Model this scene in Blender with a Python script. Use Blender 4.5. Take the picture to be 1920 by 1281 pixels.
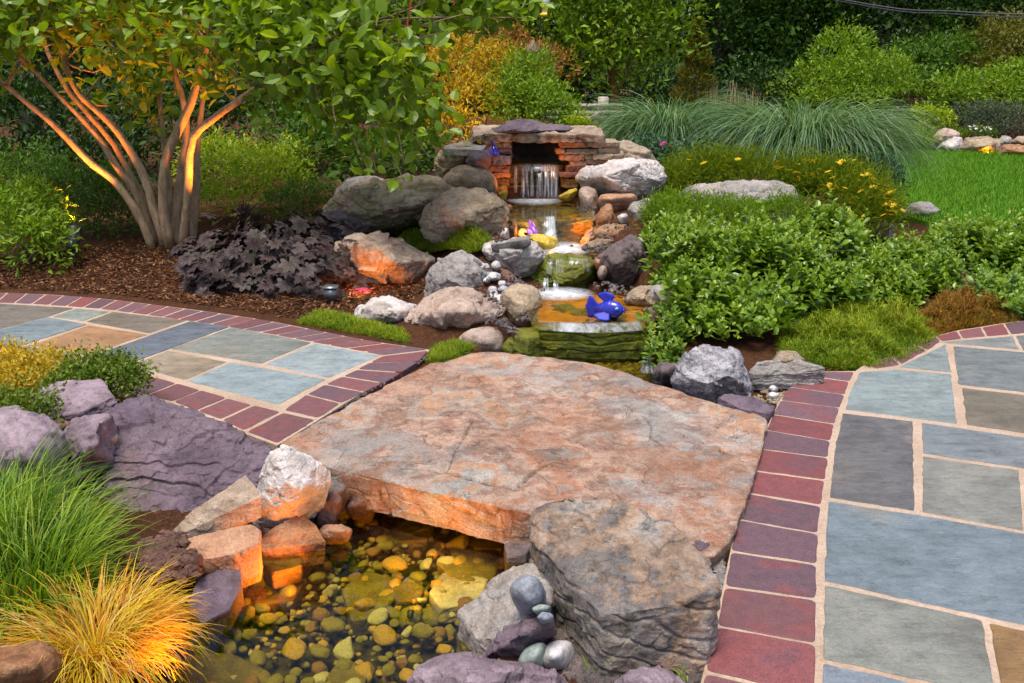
import bpy, bmesh, math, random
import numpy as np
from mathutils import Vector, Matrix

# ------------------------------------------------------------------ scene, camera, world, sun, exposure
for _o in list(bpy.data.objects): bpy.data.objects.remove(_o)
SC = bpy.context.scene
C = SC.collection
H, F, CX, CY = 1.4, 1700.0, 960.0, 640.5
PITCH = math.radians(17.3)
cam_d = bpy.data.cameras.new('camera'); cam = bpy.data.objects.new('camera', cam_d); C.objects.link(cam)
cam.location = (0, 0, H); cam.rotation_euler = (math.pi/2 - PITCH, 0, 0)
cam_d.sensor_width = 36; cam_d.lens = F/1920*36; cam_d.clip_start = .05; cam_d.clip_end = 500
SC.camera = cam
SUN_EL, SUN_AZ = 73, 210          # degrees; azimuth measured from +Y clockwise (205 = behind the camera, a little left)
w = bpy.data.worlds.new('World'); SC.world = w; w.use_nodes = True
wn = w.node_tree; bg = wn.nodes['Background']
sky = wn.nodes.new('ShaderNodeTexSky'); sky.sky_type = 'NISHITA'; sky.sun_disc = False
sky.sun_elevation = math.radians(SUN_EL); sky.sun_rotation = math.radians(SUN_AZ)
sky.dust_density = 3.0; sky.ozone_density = 1.0
wn.links.new(sky.outputs[0], bg.inputs[0]); bg.inputs[1].default_value = .115
sl = bpy.data.lights.new('sun', 'SUN'); sl.energy = 2.6; sl.angle = math.radians(24); sl.color = (1, .93, .82)
so = bpy.data.objects.new('sun', sl); C.objects.link(so)
_a, _e = math.radians(SUN_AZ), math.radians(SUN_EL)
_dir = Vector((math.sin(_a)*math.cos(_e), math.cos(_a)*math.cos(_e), math.sin(_e)))
so.rotation_euler = _dir.to_track_quat('Z', 'Y').to_euler()
SC.view_settings.view_transform = 'Standard'; SC.view_settings.look = 'None'
SC.view_settings.exposure = 0.82; SC.view_settings.gamma = 1
SC.render.engine = 'CYCLES'
SC.cycles.max_bounces = 8; SC.cycles.transparent_max_bounces = 16
SC.cycles.caustics_reflective = False; SC.cycles.caustics_refractive = False
SC.cycles.sample_clamp_indirect = 4

# ------------------------------------------------------------------ helpers: pixels to points, noise, meshes
RNG = np.random.default_rng(7)
random.seed(7)
_cp, _sp = math.cos(PITCH), math.sin(PITCH)
def ray(px, py):
    r, u = (px-CX)/F, -(py-CY)/F
    return np.array((r, _cp + u*_sp, -_sp + u*_cp))
def at(px, py, z=0.):
    d = ray(px, py); t = (z-H)/d[2]; return np.array((d[0]*t, d[1]*t, z))
def atd(px, py, y):
    d = ray(px, py); t = y/d[1]; return np.array((d[0]*t, y, H+d[2]*t))

def _h(ix, iy, iz, s):
    h = (ix.astype(np.uint32)*np.uint32(374761393) + iy.astype(np.uint32)*np.uint32(668265263)
         + iz.astype(np.uint32)*np.uint32(2246822519) + np.uint32((s*3266489917) & 0xffffffff))
    h = (h ^ (h >> np.uint32(13)))*np.uint32(1274126177); h = h ^ (h >> np.uint32(16))
    return (h & np.uint32(0xffffff)).astype(np.float64)/0x7fffff - 1
def noise3(P, s=0):
    I = np.floor(P).astype(np.int64); f = P-I; f = f*f*f*(f*(f*6-15)+10)
    x, y, z = I[:, 0], I[:, 1], I[:, 2]; r = 0
    for dx in (0, 1):
        for dy in (0, 1):
            for dz in (0, 1):
                wt = (f[:, 0] if dx else 1-f[:, 0])*(f[:, 1] if dy else 1-f[:, 1])*(f[:, 2] if dz else 1-f[:, 2])
                r = r + wt*_h(x+dx, y+dy, z+dz, s)
    return r
def fbm(P, o=4, s=0):
    a, r = 1., 0
    for k in range(o):
        r = r + a*noise3(P*(2.03**k)+k*17.3, s+k); a *= .5
    return r
def ridged(P, o=4, s=0):
    a, r = 1., 0
    for k in range(o):
        r = r + a*(1-np.abs(noise3(P*(2.1**k)+k*11.7, s+k))); a *= .5
    return r - .9

def facets(P, s=0):
    """planar chips: each cell of a scattered point set tilts its piece of the surface its own way."""
    I = np.floor(P).astype(np.int64); best = np.full(len(P), 9e9); val = np.zeros(len(P))
    for dx in (-1, 0, 1):
        for dy in (-1, 0, 1):
            for dz in (-1, 0, 1):
                J = I+np.array((dx, dy, dz)); x, y, z = J[:, 0], J[:, 1], J[:, 2]
                Cc = J+.5+.5*np.stack((_h(x, y, z, s), _h(x, y, z, s+1), _h(x, y, z, s+2)), 1); D = P-Cc; d = (D*D).sum(1)
                v = (D*np.stack((_h(x, y, z, s+3), _h(x, y, z, s+4), _h(x, y, z, s+5)), 1)).sum(1)+.5*_h(x, y, z, s+6)
                m = d < best; best[m] = d[m]; val[m] = v[m]
    return val
def raw_mesh(name, V, F, mat, attrs=None, smooth=True):
    """V (n,3); F a list of (m,k) index arrays; attrs {name: (n,) or (n,3)}."""
    me = bpy.data.meshes.new(name)
    V = np.ascontiguousarray(V, dtype=np.float32)
    F = [np.asarray(f, dtype=np.int32) for f in F if len(f)]
    me.vertices.add(len(V)); me.vertices.foreach_set('co', V.ravel())
    nl = sum(f.size for f in F); npoly = sum(len(f) for f in F)
    me.loops.add(nl); me.loops.foreach_set('vertex_index', np.concatenate([f.ravel() for f in F]))
    tot = np.concatenate([np.full(len(f), f.shape[1], np.int32) for f in F])
    me.polygons.add(npoly); me.polygons.foreach_set('loop_start', np.concatenate(([0], np.cumsum(tot)[:-1])).astype(np.int32))
    me.polygons.foreach_set('loop_total', tot)
    me.polygons.foreach_set('use_smooth', np.full(npoly, smooth))
    for k, a in (attrs or {}).items():
        a = np.asarray(a, dtype=np.float32)
        if a.ndim == 1: me.attributes.new(k, 'FLOAT', 'POINT').data.foreach_set('value', a)
        else: me.attributes.new(k, 'FLOAT_VECTOR', 'POINT').data.foreach_set('vector', a.ravel())
    me.update(calc_edges=True); me.validate()
    if mat: me.materials.append(mat)
    return me
def tag(o, label=None, cat=None, group=None, kind=None):
    if label: o['label'] = label
    if cat: o['category'] = cat
    if group: o['group'] = group
    if kind: o['kind'] = kind
    return o
def obj(name, V, F, mat, parent=None, loc=None, attrs=None, smooth=True):
    """V in world space; origin moved to loc (or to the parent's origin)."""
    V = np.asarray(V, dtype=np.float64)
    if parent is not None: org = np.array(parent_origin(parent))
    elif loc is not None: org = np.asarray(loc, dtype=np.float64)
    else: org = np.array((V[:, 0].mean(), V[:, 1].mean(), V[:, 2].min()))
    me = raw_mesh(name, V-org, F, mat, attrs, smooth)
    o = bpy.data.objects.new(name, me); C.objects.link(o)
    if parent is not None: o.parent = parent
    else: o.location = org
    return o
def parent_origin(p):
    v = Vector(p.location)
    while p.parent: p = p.parent; v += Vector(p.location)
    return v
def empty(name, loc, label, cat, group=None):
    o = bpy.data.objects.new(name, None); C.objects.link(o); o.location = tuple(loc); o.empty_display_size = .1
    return tag(o, label, cat, group)
def copy_tree(o, parent=None):
    c = o.copy(); C.objects.link(c)
    if parent is not None: c.parent = parent
    for ch in list(o.children): copy_tree(ch, c)
    return c
def from_bm(bm):
    bm.verts.ensure_lookup_table()
    V = np.array([v.co[:] for v in bm.verts]); by = {}
    for f in bm.faces: by.setdefault(len(f.verts), []).append([v.index for v in f.verts])
    bm.free(); return V, [np.array(x) for x in by.values()]
def join(parts):
    Vs, Fs, n = [], [], 0
    for V, F in parts:
        Vs.append(V); Fs += [np.asarray(f)+n for f in F]; n += len(V)
    return np.concatenate(Vs), Fs
def tube(path, rad, seg=8, cap=True):
    P = np.asarray(path, float); n = len(P); R = np.full(n, rad) if np.isscalar(rad) else np.asarray(rad, float)
    T = np.gradient(P, axis=0); T /= np.linalg.norm(T, axis=1)[:, None]+1e-12
    ref = np.array((0, 0, 1.)) if abs(T[:, 2]).mean() < .8 else np.array((1., 0, 0))
    A = np.cross(T, ref); A /= np.linalg.norm(A, axis=1)[:, None]+1e-12; B = np.cross(T, A)
    th = np.linspace(0, 2*math.pi, seg, endpoint=False)
    V = (P[:, None]+R[:, None, None]*(np.cos(th)[None, :, None]*A[:, None]+np.sin(th)[None, :, None]*B[:, None])).reshape(-1, 3)
    i, j = np.meshgrid(np.arange(n-1), np.arange(seg), indexing='ij'); j2 = (j+1) % seg
    F = [np.stack((i*seg+j, i*seg+j2, (i+1)*seg+j2, (i+1)*seg+j), -1).reshape(-1, 4)]
    if cap: F.append(np.array([np.arange(seg)[::-1], (n-1)*seg+np.arange(seg)]))
    return V, F
def smooth_path(P, n):
    P = np.asarray(P, float); t = np.linspace(0, len(P)-1, n); i = np.clip(t.astype(int), 0, len(P)-2); f = (t-i)[:, None]
    p0 = P[np.clip(i-1, 0, None)]; p1 = P[i]; p2 = P[i+1]; p3 = P[np.clip(i+2, None, len(P)-1)]
    return .5*((2*p1)+(-p0+p2)*f+(2*p0-5*p1+4*p2-p3)*f**2+(-p0+3*p1-3*p2+p3)*f**3)
def box(x0, x1, y0, y1, z0, z1, bev=.0):
    bm = bmesh.new(); bmesh.ops.create_cube(bm, size=1)
    for v in bm.verts: v.co = Vector(((x0+x1)/2+v.co.x*(x1-x0), (y0+y1)/2+v.co.y*(y1-y0), (z0+z1)/2+v.co.z*(z1-z0)))
    if bev: bmesh.ops.bevel(bm, geom=list(bm.edges), offset=bev, segments=2, affect='EDGES')
    bm.verts.index_update(); return from_bm(bm)
def lathe(prof, seg=20, c=(0, 0, 0)):
    prof = np.asarray(prof, float); th = np.linspace(0, 2*math.pi, seg, endpoint=False); n = len(prof)
    V = np.stack((prof[:, 0][:, None]*np.cos(th), prof[:, 0][:, None]*np.sin(th), np.repeat(prof[:, 1][:, None], seg, 1)), -1).reshape(-1, 3)+np.array(c)
    i, j = np.meshgrid(np.arange(n-1), np.arange(seg), indexing='ij'); j2 = (j+1) % seg
    return V, [np.stack((i*seg+j, i*seg+j2, (i+1)*seg+j2, (i+1)*seg+j), -1).reshape(-1, 4), np.array([np.arange(seg)[::-1], (n-1)*seg+np.arange(seg)])]
_ico = {}
def ico(res):
    if res not in _ico:
        bm = bmesh.new(); bmesh.ops.create_icosphere(bm, subdivisions=res, radius=1); V, Fc = from_bm(bm); _ico[res] = (V/np.linalg.norm(V, axis=1)[:, None], Fc[0])
    return _ico[res]
def vnormals(V, Fc):
    n = np.cross(V[Fc[:, 1]]-V[Fc[:, 0]], V[Fc[:, 2]]-V[Fc[:, 0]]); N = np.zeros_like(V)
    for k in range(3): np.add.at(N, Fc[:, k], n)
    return N/(np.linalg.norm(N, axis=1)[:, None]+1e-12)

# ------------------------------------------------------------------ helpers: materials
class NT:
    def __init__(s, name):
        s.m = bpy.data.materials.new(name); s.m.use_nodes = True; s.t = s.m.node_tree; s.t.nodes.clear()
        s.out = s.t.nodes.new('ShaderNodeOutputMaterial')
    def n(s, typ, ins=None, **props):
        nd = s.t.nodes.new('ShaderNode'+typ)
        for k, v in props.items(): setattr(nd, k, v)
        for k, v in (ins or {}).items():
            sk = nd.inputs[k]
            if isinstance(v, bpy.types.NodeSocket): s.t.links.new(v, sk)
            elif isinstance(v, bpy.types.Node): s.t.links.new(v.outputs[0], sk)
            else: sk.default_value = v
        return nd
    def ramp(s, fac, stops, interp='LINEAR'):
        r = s.n('ValToRGB', {0: fac}); cr = r.color_ramp; cr.interpolation = interp
        while len(cr.elements) < len(stops): cr.elements.new(.5)
        for e, (p, c) in zip(cr.elements, stops):
            e.position = p; e.color = (c, c, c, 1) if np.isscalar(c) else (*c, 1)
        return r.outputs[0]
    def mix(s, fac, a, b, mode='MIX'):
        x = s.n('Mix', {0: fac, 6: a if not isinstance(a, tuple) else (*a, 1), 7: b if not isinstance(b, tuple) else (*b, 1)}, data_type='RGBA', blend_type=mode)
        return x.outputs[2]
    def math(s, op, a, b=0., c=0.): return s.n('Math', {0: a, 1: b, 2: c}, operation=op).outputs[0]
    def noise(s, vec, scale, detail=5, rough=.55, dist=0.): return s.n('TexNoise', {'Vector': vec, 'Scale': scale, 'Detail': detail, 'Roughness': rough, 'Distortion': dist}).outputs[0]
    def objvec(s, rnd=True):
        v = s.n('TexCoord').outputs['Object']
        if rnd:
            r = s.n('ObjectInfo').outputs['Random']
            v = s.n('VectorMath', {0: v, 1: s.n('CombineXYZ', {0: s.math('MULTIPLY', r, 37.), 1: s.math('MULTIPLY', r, 91.), 2: s.math('MULTIPLY', r, 53.)})}, operation='ADD').outputs[0]
        return v
    def bump(s, h, strength=.5, dist=.01): return s.n('Bump', {'Height': h, 'Strength': strength, 'Distance': dist}).outputs[0]
    def done(s, shader): s.t.links.new(shader if isinstance(shader, bpy.types.NodeSocket) else shader.outputs[0], s.out.inputs[0]); return s.m

def plain(name, col, rough=.6, metal=0., spec=.5, var=.0, **kw):
    t = NT(name); c = (*col, 1)
    if var:
        v = t.objvec(); c = t.mix(1., tuple(col), t.ramp(t.noise(v, 30, 6), [(.3, 1-var), (.7, 1+var)]), 'MULTIPLY')
    p = t.n('BsdfPrincipled', {'Base Color': c, 'Roughness': rough, 'Metallic': metal, 'Specular IOR Level': spec, **kw})
    return t.done(p)

def rock_mat(name, cols, sc=5., strata=.35, axis=(0, 0, 1), cracks=.6, rough=.72, bump=.6, moss=None, speck=.35, dirt=.5, patch=None, flake=5., crk=False):
    t = NT(name); v = t.objvec()
    warp = t.n('VectorMath', {0: v, 1: t.n('VectorMath', {0: t.n('TexNoise', {'Vector': v, 'Scale': sc*1.6, 'Detail': 4}).outputs[1], 'Scale': .07}, operation='SCALE').outputs[0]}, operation='ADD').outputs[0]
    rot = Vector(axis).to_track_quat('Z', 'Y').inverted().to_euler()
    # mineral zones
    n1 = t.noise(warp, sc*.75, 12, .66)
    k = len(cols); st = [(.30+.40*i/(k-1), c) for i, c in enumerate(cols)]
    col = t.ramp(n1, st)
    if patch:
        pn = t.noise(warp, patch[1], 12, .68)
        col = t.mix(t.ramp(pn, [(.50, 0.), (.60, patch[2])]), col, patch[0])
        col = t.mix(t.ramp(t.noise(v, patch[1]*1.4, 12, .7), [(.53, 0.), (.60, .65)]), col, (.32, .31, .30))
    # flaking layers: steps with their own tint and a dark broken rim
    q = t.math('MULTIPLY', t.noise(t.n('Mapping', {'Vector': warp, 'Rotation': rot, 'Scale': (1, 1, 2.6)}), sc*.55, 7, .55), flake*2.2); fl = t.math('FLOOR', q); fr = t.math('FRACT', q)
    wn_ = t.n('TexWhiteNoise', {'W': fl}, noise_dimensions='1D').outputs[0]
    col = t.mix(.55, col, t.ramp(wn_, [(0., .72), (1., 1.25)]), 'MULTIPLY')
    rim = t.math('MULTIPLY', t.ramp(fr, [(0., 1.), (.045, 0.)]), t.ramp(t.noise(v, sc*1.7, 4), [(.46, 0.), (.56, 1.)]))
    col = t.mix(t.math('MULTIPLY', rim, .75*min(1., cracks+.3)), col, (.035, .028, .024))
    # bedding, dirt, grain
    n2 = t.noise(t.n('Mapping', {'Vector': warp, 'Rotation': rot, 'Scale': (1.3, 1.3, 14)}), sc*.7, 9, .68)
    col = t.mix(strata, col, t.ramp(n2, [(.34, .42), (.5, 1.), (.66, 1.2)]), 'MULTIPLY')
    n4 = t.noise(v, sc*4.2, 10, .74)
    col = t.mix(dirt, col, t.ramp(n4, [(.36, .30), (.5, 1.), (.66, 1.3)]), 'MULTIPLY')
    n3 = t.noise(v, 150, 4, .7)
    col = t.mix(speck, col, t.ramp(n3, [(.36, .45), (.5, 1.), (.64, 1.5)]), 'MULTIPLY')
    if moss:
        mf = t.math('MULTIPLY', t.ramp(t.noise(v, sc*1.3, 9, .68), [(moss[1], 0.), (moss[1]+.1, 1.)]), moss[2] if len(moss) > 2 else 1.)
        mc = t.mix(t.noise(v, 40, 5), tuple(c*.35 for c in moss[0]), tuple(c*1.5 for c in moss[0]))
        col = t.mix(mf, col, mc)
    if crk:
        cd = t.math('ADD', t.n('Attribute', attribute_name='crk').outputs['Fac'], t.math('MULTIPLY', t.math('SUBTRACT', n4, .5), .006))
        line = t.ramp(t.math('ABSOLUTE', cd), [(0., 1.), (.0025, .7), (.005, 0.)])
        col = t.mix(t.math('MULTIPLY', line, .8), col, (.03, .022, .018))
        rim = t.math('MAXIMUM', rim, line)
    hgt = t.math('ADD', t.math('MULTIPLY', n1, .7), t.math('ADD', t.math('MULTIPLY', n2, strata*.9), t.math('ADD', t.math('MULTIPLY', n4, .75), t.math('ADD', t.math('MULTIPLY', n3, .14), t.math('SUBTRACT', t.math('MULTIPLY', fl, .22), t.math('MULTIPLY', rim, .3*cracks))))))
    p = t.n('BsdfPrincipled', {'Base Color': col, 'Roughness': rough, 'Specular IOR Level': .35, 'Normal': t.bump(hgt, bump, .03)})
    return t.done(p)

def leaf_mat(name, cols, trans=.35, rough=.45, spec=.4, vein=None, hue=0.):
    """cols: ramp over the per-leaf random value."""
    t = NT(name); r = t.n('Attribute', attribute_name='rnd').outputs['Fac']
    k = len(cols); col = t.ramp(r, [(i/(k-1), c) for i, c in enumerate(cols)])
    if vein:
        uv = t.n('Attribute', attribute_name='luv').outputs['Vector']; sx = t.n('SeparateXYZ', {0: uv})
        if vein[0] == 'mid':
            f = t.ramp(t.math('ABSOLUTE', sx.outputs[1]), [(0., 1.), (.07, 0.)])
            sv = t.math('ABSOLUTE', t.math('SINE', t.math('MULTIPLY', t.math('SUBTRACT', sx.outputs[0], t.math('ABSOLUTE', sx.outputs[1])), 22.)))
            f = t.math('MAXIMUM', f, t.math('MULTIPLY', t.ramp(sv, [(0., .6), (.16, 0.)]), .7))
        else:
            a = t.math('ARCTAN2', sx.outputs[1], t.math('ADD', sx.outputs[0], .0001))
            f = t.ramp(t.math('ABSOLUTE', t.math('SINE', t.math('MULTIPLY', a, 4.5))), [(.12, 0.), (.45, 1.)])
            nz = t.noise(uv, 9, 4); f = t.math('MULTIPLY', f, t.ramp(nz, [(.35, 0.), (.6, 1.)]))
            rr = t.n('VectorMath', {0: uv}, operation='LENGTH').outputs[1]
            f = t.math('MULTIPLY', f, t.ramp(rr, [(.25, 0.), (.5, 1.), (.85, .9), (1., .2)]))
        col = t.mix(t.math('MULTIPLY', f, vein[2]), col, tuple(vein[1]))
    p = t.n('BsdfPrincipled', {'Base Color': col, 'Roughness': rough, 'Specular IOR Level': spec})
    tc = t.mix(1., col, (1.5, 1.35, .5), 'MULTIPLY')
    tr = t.n('BsdfTranslucent', {'Color': tc})
    return t.done(t.n('MixShader', {0: trans, 1: p.outputs[0], 2: tr.outputs[0]}))

# ------------------------------------------------------------------ terrain height
def sstep(a, b, x): t = np.clip((x-a)/(b-a), 0, 1); return t*t*(3-2*t)
def poly_sdf(P, poly):
    """signed distance (negative inside) of (n,2) points to a polygon."""
    P = np.asarray(P, float); d = np.full(len(P), 1e9); ins = np.zeros(len(P), bool); n = len(poly)
    for i in range(n):
        a, b = np.array(poly[i], float)[:2], np.array(poly[(i+1) % n], float)[:2]; e = b-a; wv = P-a
        t = np.clip((wv@e)/(e@e+1e-12), 0, 1); d = np.minimum(d, np.linalg.norm(wv-t[:, None]*e, axis=1))
        c = (a[1] <= P[:, 1]) != (b[1] <= P[:, 1])
        xi = a[0]+(P[:, 1]-a[1])/(b[1]-a[1]+1e-12)*(b[0]-a[0]); ins ^= c & (P[:, 0] < xi)
    return np.where(ins, -d, d)
WZ = -.13                                                     # pond level
POND = [at(*p, WZ)[:2] for p in ((250, 1330), (330, 1190), (400, 1120), (470, 1050), (600, 985), (640, 905), (760, 800), (930, 720), (960, 672), (1215, 668), (1250, 720), (1180, 800), (1010, 1000), (960, 1080), (880, 1150), (860, 1230), (790, 1290), (740, 1500), (300, 1600))]
_sy = np.array((4.0, 4.70, 4.76, 5.38, 5.5, 5.86, 6.24, 6.34, 7.02, 7.12, 8.2))
_sb = np.array((-.34, -.34, -.05, -.02, .06, .10, .12, .22, .27, .46, .48))
_sx = np.array((.45, .44, .44, .41, .39, .36, .34, .32, .22, .17, .17))
_sw = np.array((.45, .45, .45, .40, .36, .34, .32, .34, .33, .27, .26))
def G(x, y):
    x = np.atleast_1d(np.asarray(x, float)); y = np.atleast_1d(np.asarray(y, float))
    g = np.full(x.shape, -.03)
    g = g+.50*np.exp(-(((x-.15)/1.6)**2+((y-8.1)/1.15)**2))+.17*np.exp(-(((x-2.0)/1.5)**2+((y-6.9)/1.1)**2))
    g = g+.05*np.exp(-(((x+2.6)/1.6)**2+((y-8.0)/1.6)**2))
    xc = np.interp(y, _sy, _sx); wd = np.interp(y, _sy, _sw); b = np.interp(y, _sy, _sb)
    on = sstep(4.62, 4.75, y)*(1-sstep(7.9, 8.2, y)); dx = np.abs(x-xc)
    bank = np.maximum(g, np.interp(y, (4.7, 5.3, 5.9, 6.3, 7.0, 7.3), (.02, .1, .2, .3, .42, .5)))
    g = g+(bank-g)*on*(1-sstep(wd+.25, wd+.7, dx))
    g = g+(np.minimum(b, g)-g)*on*(1-sstep(wd-.03, wd+.06, dx))
    s = poly_sdf(np.stack((x.ravel(), y.ravel()), 1), POND).reshape(x.shape)
    g = g+(-.30-g)*(1-sstep(-.09, .20, s))*(y < 4.75)
    return g
def g1(x, y): return float(G(x, y)[0])
def ground_at(px, py):
    z = 0.
    for _ in range(8): p = at(px, py, z); z = .5*z+.5*g1(p[0], p[1])
    return at(px, py, z)

# ------------------------------------------------------------------ materials
M = {}
def _m(key, *a, **k): M[key] = rock_mat('stone_'+key, *a, **k)
_m('slab', [(.13, .10, .085), (.30, .25, .215), (.33, .15, .085), (.42, .29, .22), (.27, .145, .10), (.38, .31, .26), (.42, .21, .11), (.33, .31, .285), (.44, .36, .30)], sc=3.2, strata=.15, axis=(.02, .02, 1), cracks=.9, bump=.9, speck=.5, dirt=.5, flake=4.5, crk=True, patch=((.37, .17, .095), 1.7, .6))
_m('purple', [(.06, .042, .062), (.115, .08, .108), (.155, .112, .14), (.13, .088, .098), (.19, .15, .175)], sc=4, strata=.3, axis=(.5, .3, 1), cracks=.7, bump=.7)
_m('purple_pale', [(.13, .09, .115), (.22, .16, .19), (.30, .225, .26), (.24, .20, .20)], sc=4, strata=.4, axis=(.2, .1, 1), bump=.6)
_m('tan', [(.14, .10, .065), (.27, .20, .13), (.36, .28, .19), (.30, .21, .15), (.40, .33, .25)], sc=4.5, strata=.45, axis=(.2, .2, 1), bump=.7)
_m('tan_moss', [(.13, .10, .06), (.25, .19, .12), (.33, .26, .17), (.28, .20, .14)], sc=4.5, strata=.45, axis=(.3, 0, 1), bump=.7, moss=((.10, .11, .02), .5, .7))
_m('pink', [(.18, .12, .10), (.34, .24, .19), (.45, .34, .28), (.36, .24, .20), (.48, .41, .36)], sc=4, strata=.3, axis=(.3, .1, 1), cracks=.4, bump=.6)
_m('white', [(.22, .19, .18), (.42, .37, .35), (.56, .51, .49), (.42, .35, .31), (.60, .57, .55)], sc=4.5, strata=.3, axis=(.3, .2, 1), cracks=.5, bump=.6)
_m('grey', [(.11, .10, .095), (.22, .20, .19), (.30, .275, .26), (.26, .22, .19), (.36, .34, .32)], sc=4.5, strata=.35, axis=(.2, .3, 1), bump=.65)
_m('greywhite', [(.07, .065, .07), (.25, .24, .26), (.42, .40, .44), (.30, .28, .30), (.55, .53, .57)], sc=9, strata=.3, axis=(1, .2, .6), bump=.8, dirt=.8)
_m('dark', [(.05, .04, .042), (.10, .08, .08), (.15, .115, .11), (.12, .085, .08), (.19, .15, .145)], sc=5, strata=.45, axis=(.2, .2, 1), bump=.7)
_m('darkred', [(.06, .032, .026), (.15, .075, .055), (.22, .12, .09), (.17, .09, .075)], sc=5, strata=.5, bump=.7)
_m('rust', [(.13, .055, .025), (.28, .12, .05), (.36, .18, .09), (.31, .20, .13), (.40, .24, .12)], sc=5, strata=.45, bump=.65)
_m('block', [(.04, .038, .04), (.13, .112, .098), (.24, .20, .165), (.15, .14, .14), (.32, .21, .14), (.33, .285, .25), (.09, .09, .10), (.27, .225, .185)], sc=5.0, strata=.4, axis=(.35, .2, 1), cracks=.8, bump=.8, dirt=.75)
_m('ledge', [(.16, .10, .07), (.28, .19, .13), (.37, .29, .22), (.34, .22, .15)], sc=5, strata=.5, bump=.6)
_m('mossy', [(.03, .04, .004), (.09, .11, .008), (.17, .19, .015), (.12, .10, .012), (.25, .25, .03)], sc=4, strata=.65, axis=(.05, .05, 1), cracks=.5, rough=.28, bump=.8)
_m('wet_brown', [(.05, .03, .012), (.13, .07, .02), (.20, .12, .035), (.10, .08, .03)], sc=5, strata=.6, rough=.25, bump=.7)
_m('wet_lit_orange', [(.24, .10, .012), (.42, .20, .02), (.50, .26, .03), (.36, .19, .03)], sc=3, strata=.3, rough=.3, bump=.4, cracks=.3)  # wet orange-brown stone with the lamps' amber glow put into its colour
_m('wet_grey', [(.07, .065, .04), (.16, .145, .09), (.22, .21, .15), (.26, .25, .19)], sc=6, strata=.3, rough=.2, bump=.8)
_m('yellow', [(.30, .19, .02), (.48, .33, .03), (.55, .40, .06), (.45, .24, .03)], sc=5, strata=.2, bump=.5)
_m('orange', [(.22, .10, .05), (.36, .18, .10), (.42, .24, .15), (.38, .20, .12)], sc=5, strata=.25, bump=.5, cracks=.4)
_m('olive_slab', [(.07, .06, .012), (.14, .115, .025), (.20, .165, .04), (.16, .12, .03)], sc=5, strata=.3, bump=.6)
_m('pebble_white', [(.35, .33, .33), (.50, .48, .48), (.60, .58, .58)], sc=7, strata=.3, cracks=.2, bump=.25, rough=.6)
_m('pebble_grey', [(.16, .17, .20), (.26, .28, .32), (.36, .37, .41)], sc=8, strata=.3, cracks=.2, bump=.3, rough=.55)
_m('pebble_green', [(.16, .20, .19), (.26, .31, .29), (.33, .37, .36)], sc=8, strata=.3, cracks=.2, bump=.3, rough=.55)
_m('pebble_olive', [(.13, .12, .025), (.22, .20, .045), (.30, .27, .075)], sc=12, strata=.2, cracks=.3, bump=.4, rough=.6)
_m('pebble_ochre', [(.30, .19, .04), (.44, .29, .06), (.52, .38, .10)], sc=12, strata=.2, cracks=.3, bump=.4, rough=.6)
_m('pebble_pale', [(.34, .33, .22), (.46, .45, .32), (.55, .52, .40)], sc=12, strata=.2, cracks=.3, bump=.4, rough=.6)
_m('pebble_umber', [(.13, .075, .03), (.22, .13, .05), (.30, .19, .08)], sc=12, strata=.2, cracks=.3, bump=.4, rough=.6)

def ground_mat():
    t = NT('soil'); v = t.n('TexCoord').outputs['Object']; z = t.n('SeparateXYZ', {0: t.n('NewGeometry').outputs['Position']})
    a = t.noise(t.n('Mapping', {'Vector': v, 'Scale': (1, 1, 1), 'Rotation': (0, 0, .6)}), 55, 8, .75, 1.5); b = t.noise(v, 3, 4)
    col = t.ramp(a, [(.28, (.012, .006, .003)), (.45, (.07, .026, .010)), (.58, (.14, .055, .022)), (.75, (.26, .12, .06))])
    col = t.mix(.4, col, t.ramp(b, [(.3, .6), (.7, 1.2)]), 'MULTIPLY')
    bed = t.ramp(t.noise(v, 30, 6), [(.3, (.04, .036, .010)), (.6, (.12, .105, .03)), (.75, (.20, .17, .05))])
    f = t.ramp(t.math('ADD', t.math('MULTIPLY', z.outputs[2], 4.), 1.), [(.30, 1.), (.6, 0.)])
    col = t.mix(f, col, bed)
    return t.done(t.n('BsdfPrincipled', {'Base Color': col, 'Roughness': .9, 'Specular IOR Level': .2, 'Normal': t.bump(a, .9, .03)}))
M['soil'] = ground_mat()
def lawn_mat():
    t = NT('lawn_grass'); v = t.n('TexCoord').outputs['Object']
    a = t.noise(v, 60, 6, .7); b = t.noise(v, .7, 4)
    col = t.ramp(a, [(.25, (.03, .08, .004)), (.5, (.09, .23, .008)), (.75, (.16, .33, .015))])
    col = t.mix(.5, col, t.ramp(b, [(.3, .75), (.7, 1.2)]), 'MULTIPLY')
    return t.done(t.n('BsdfPrincipled', {'Base Color': col, 'Roughness': .8, 'Specular IOR Level': .2, 'Normal': t.bump(a, .8, .03)}))
M['lawn'] = lawn_mat()
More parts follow.
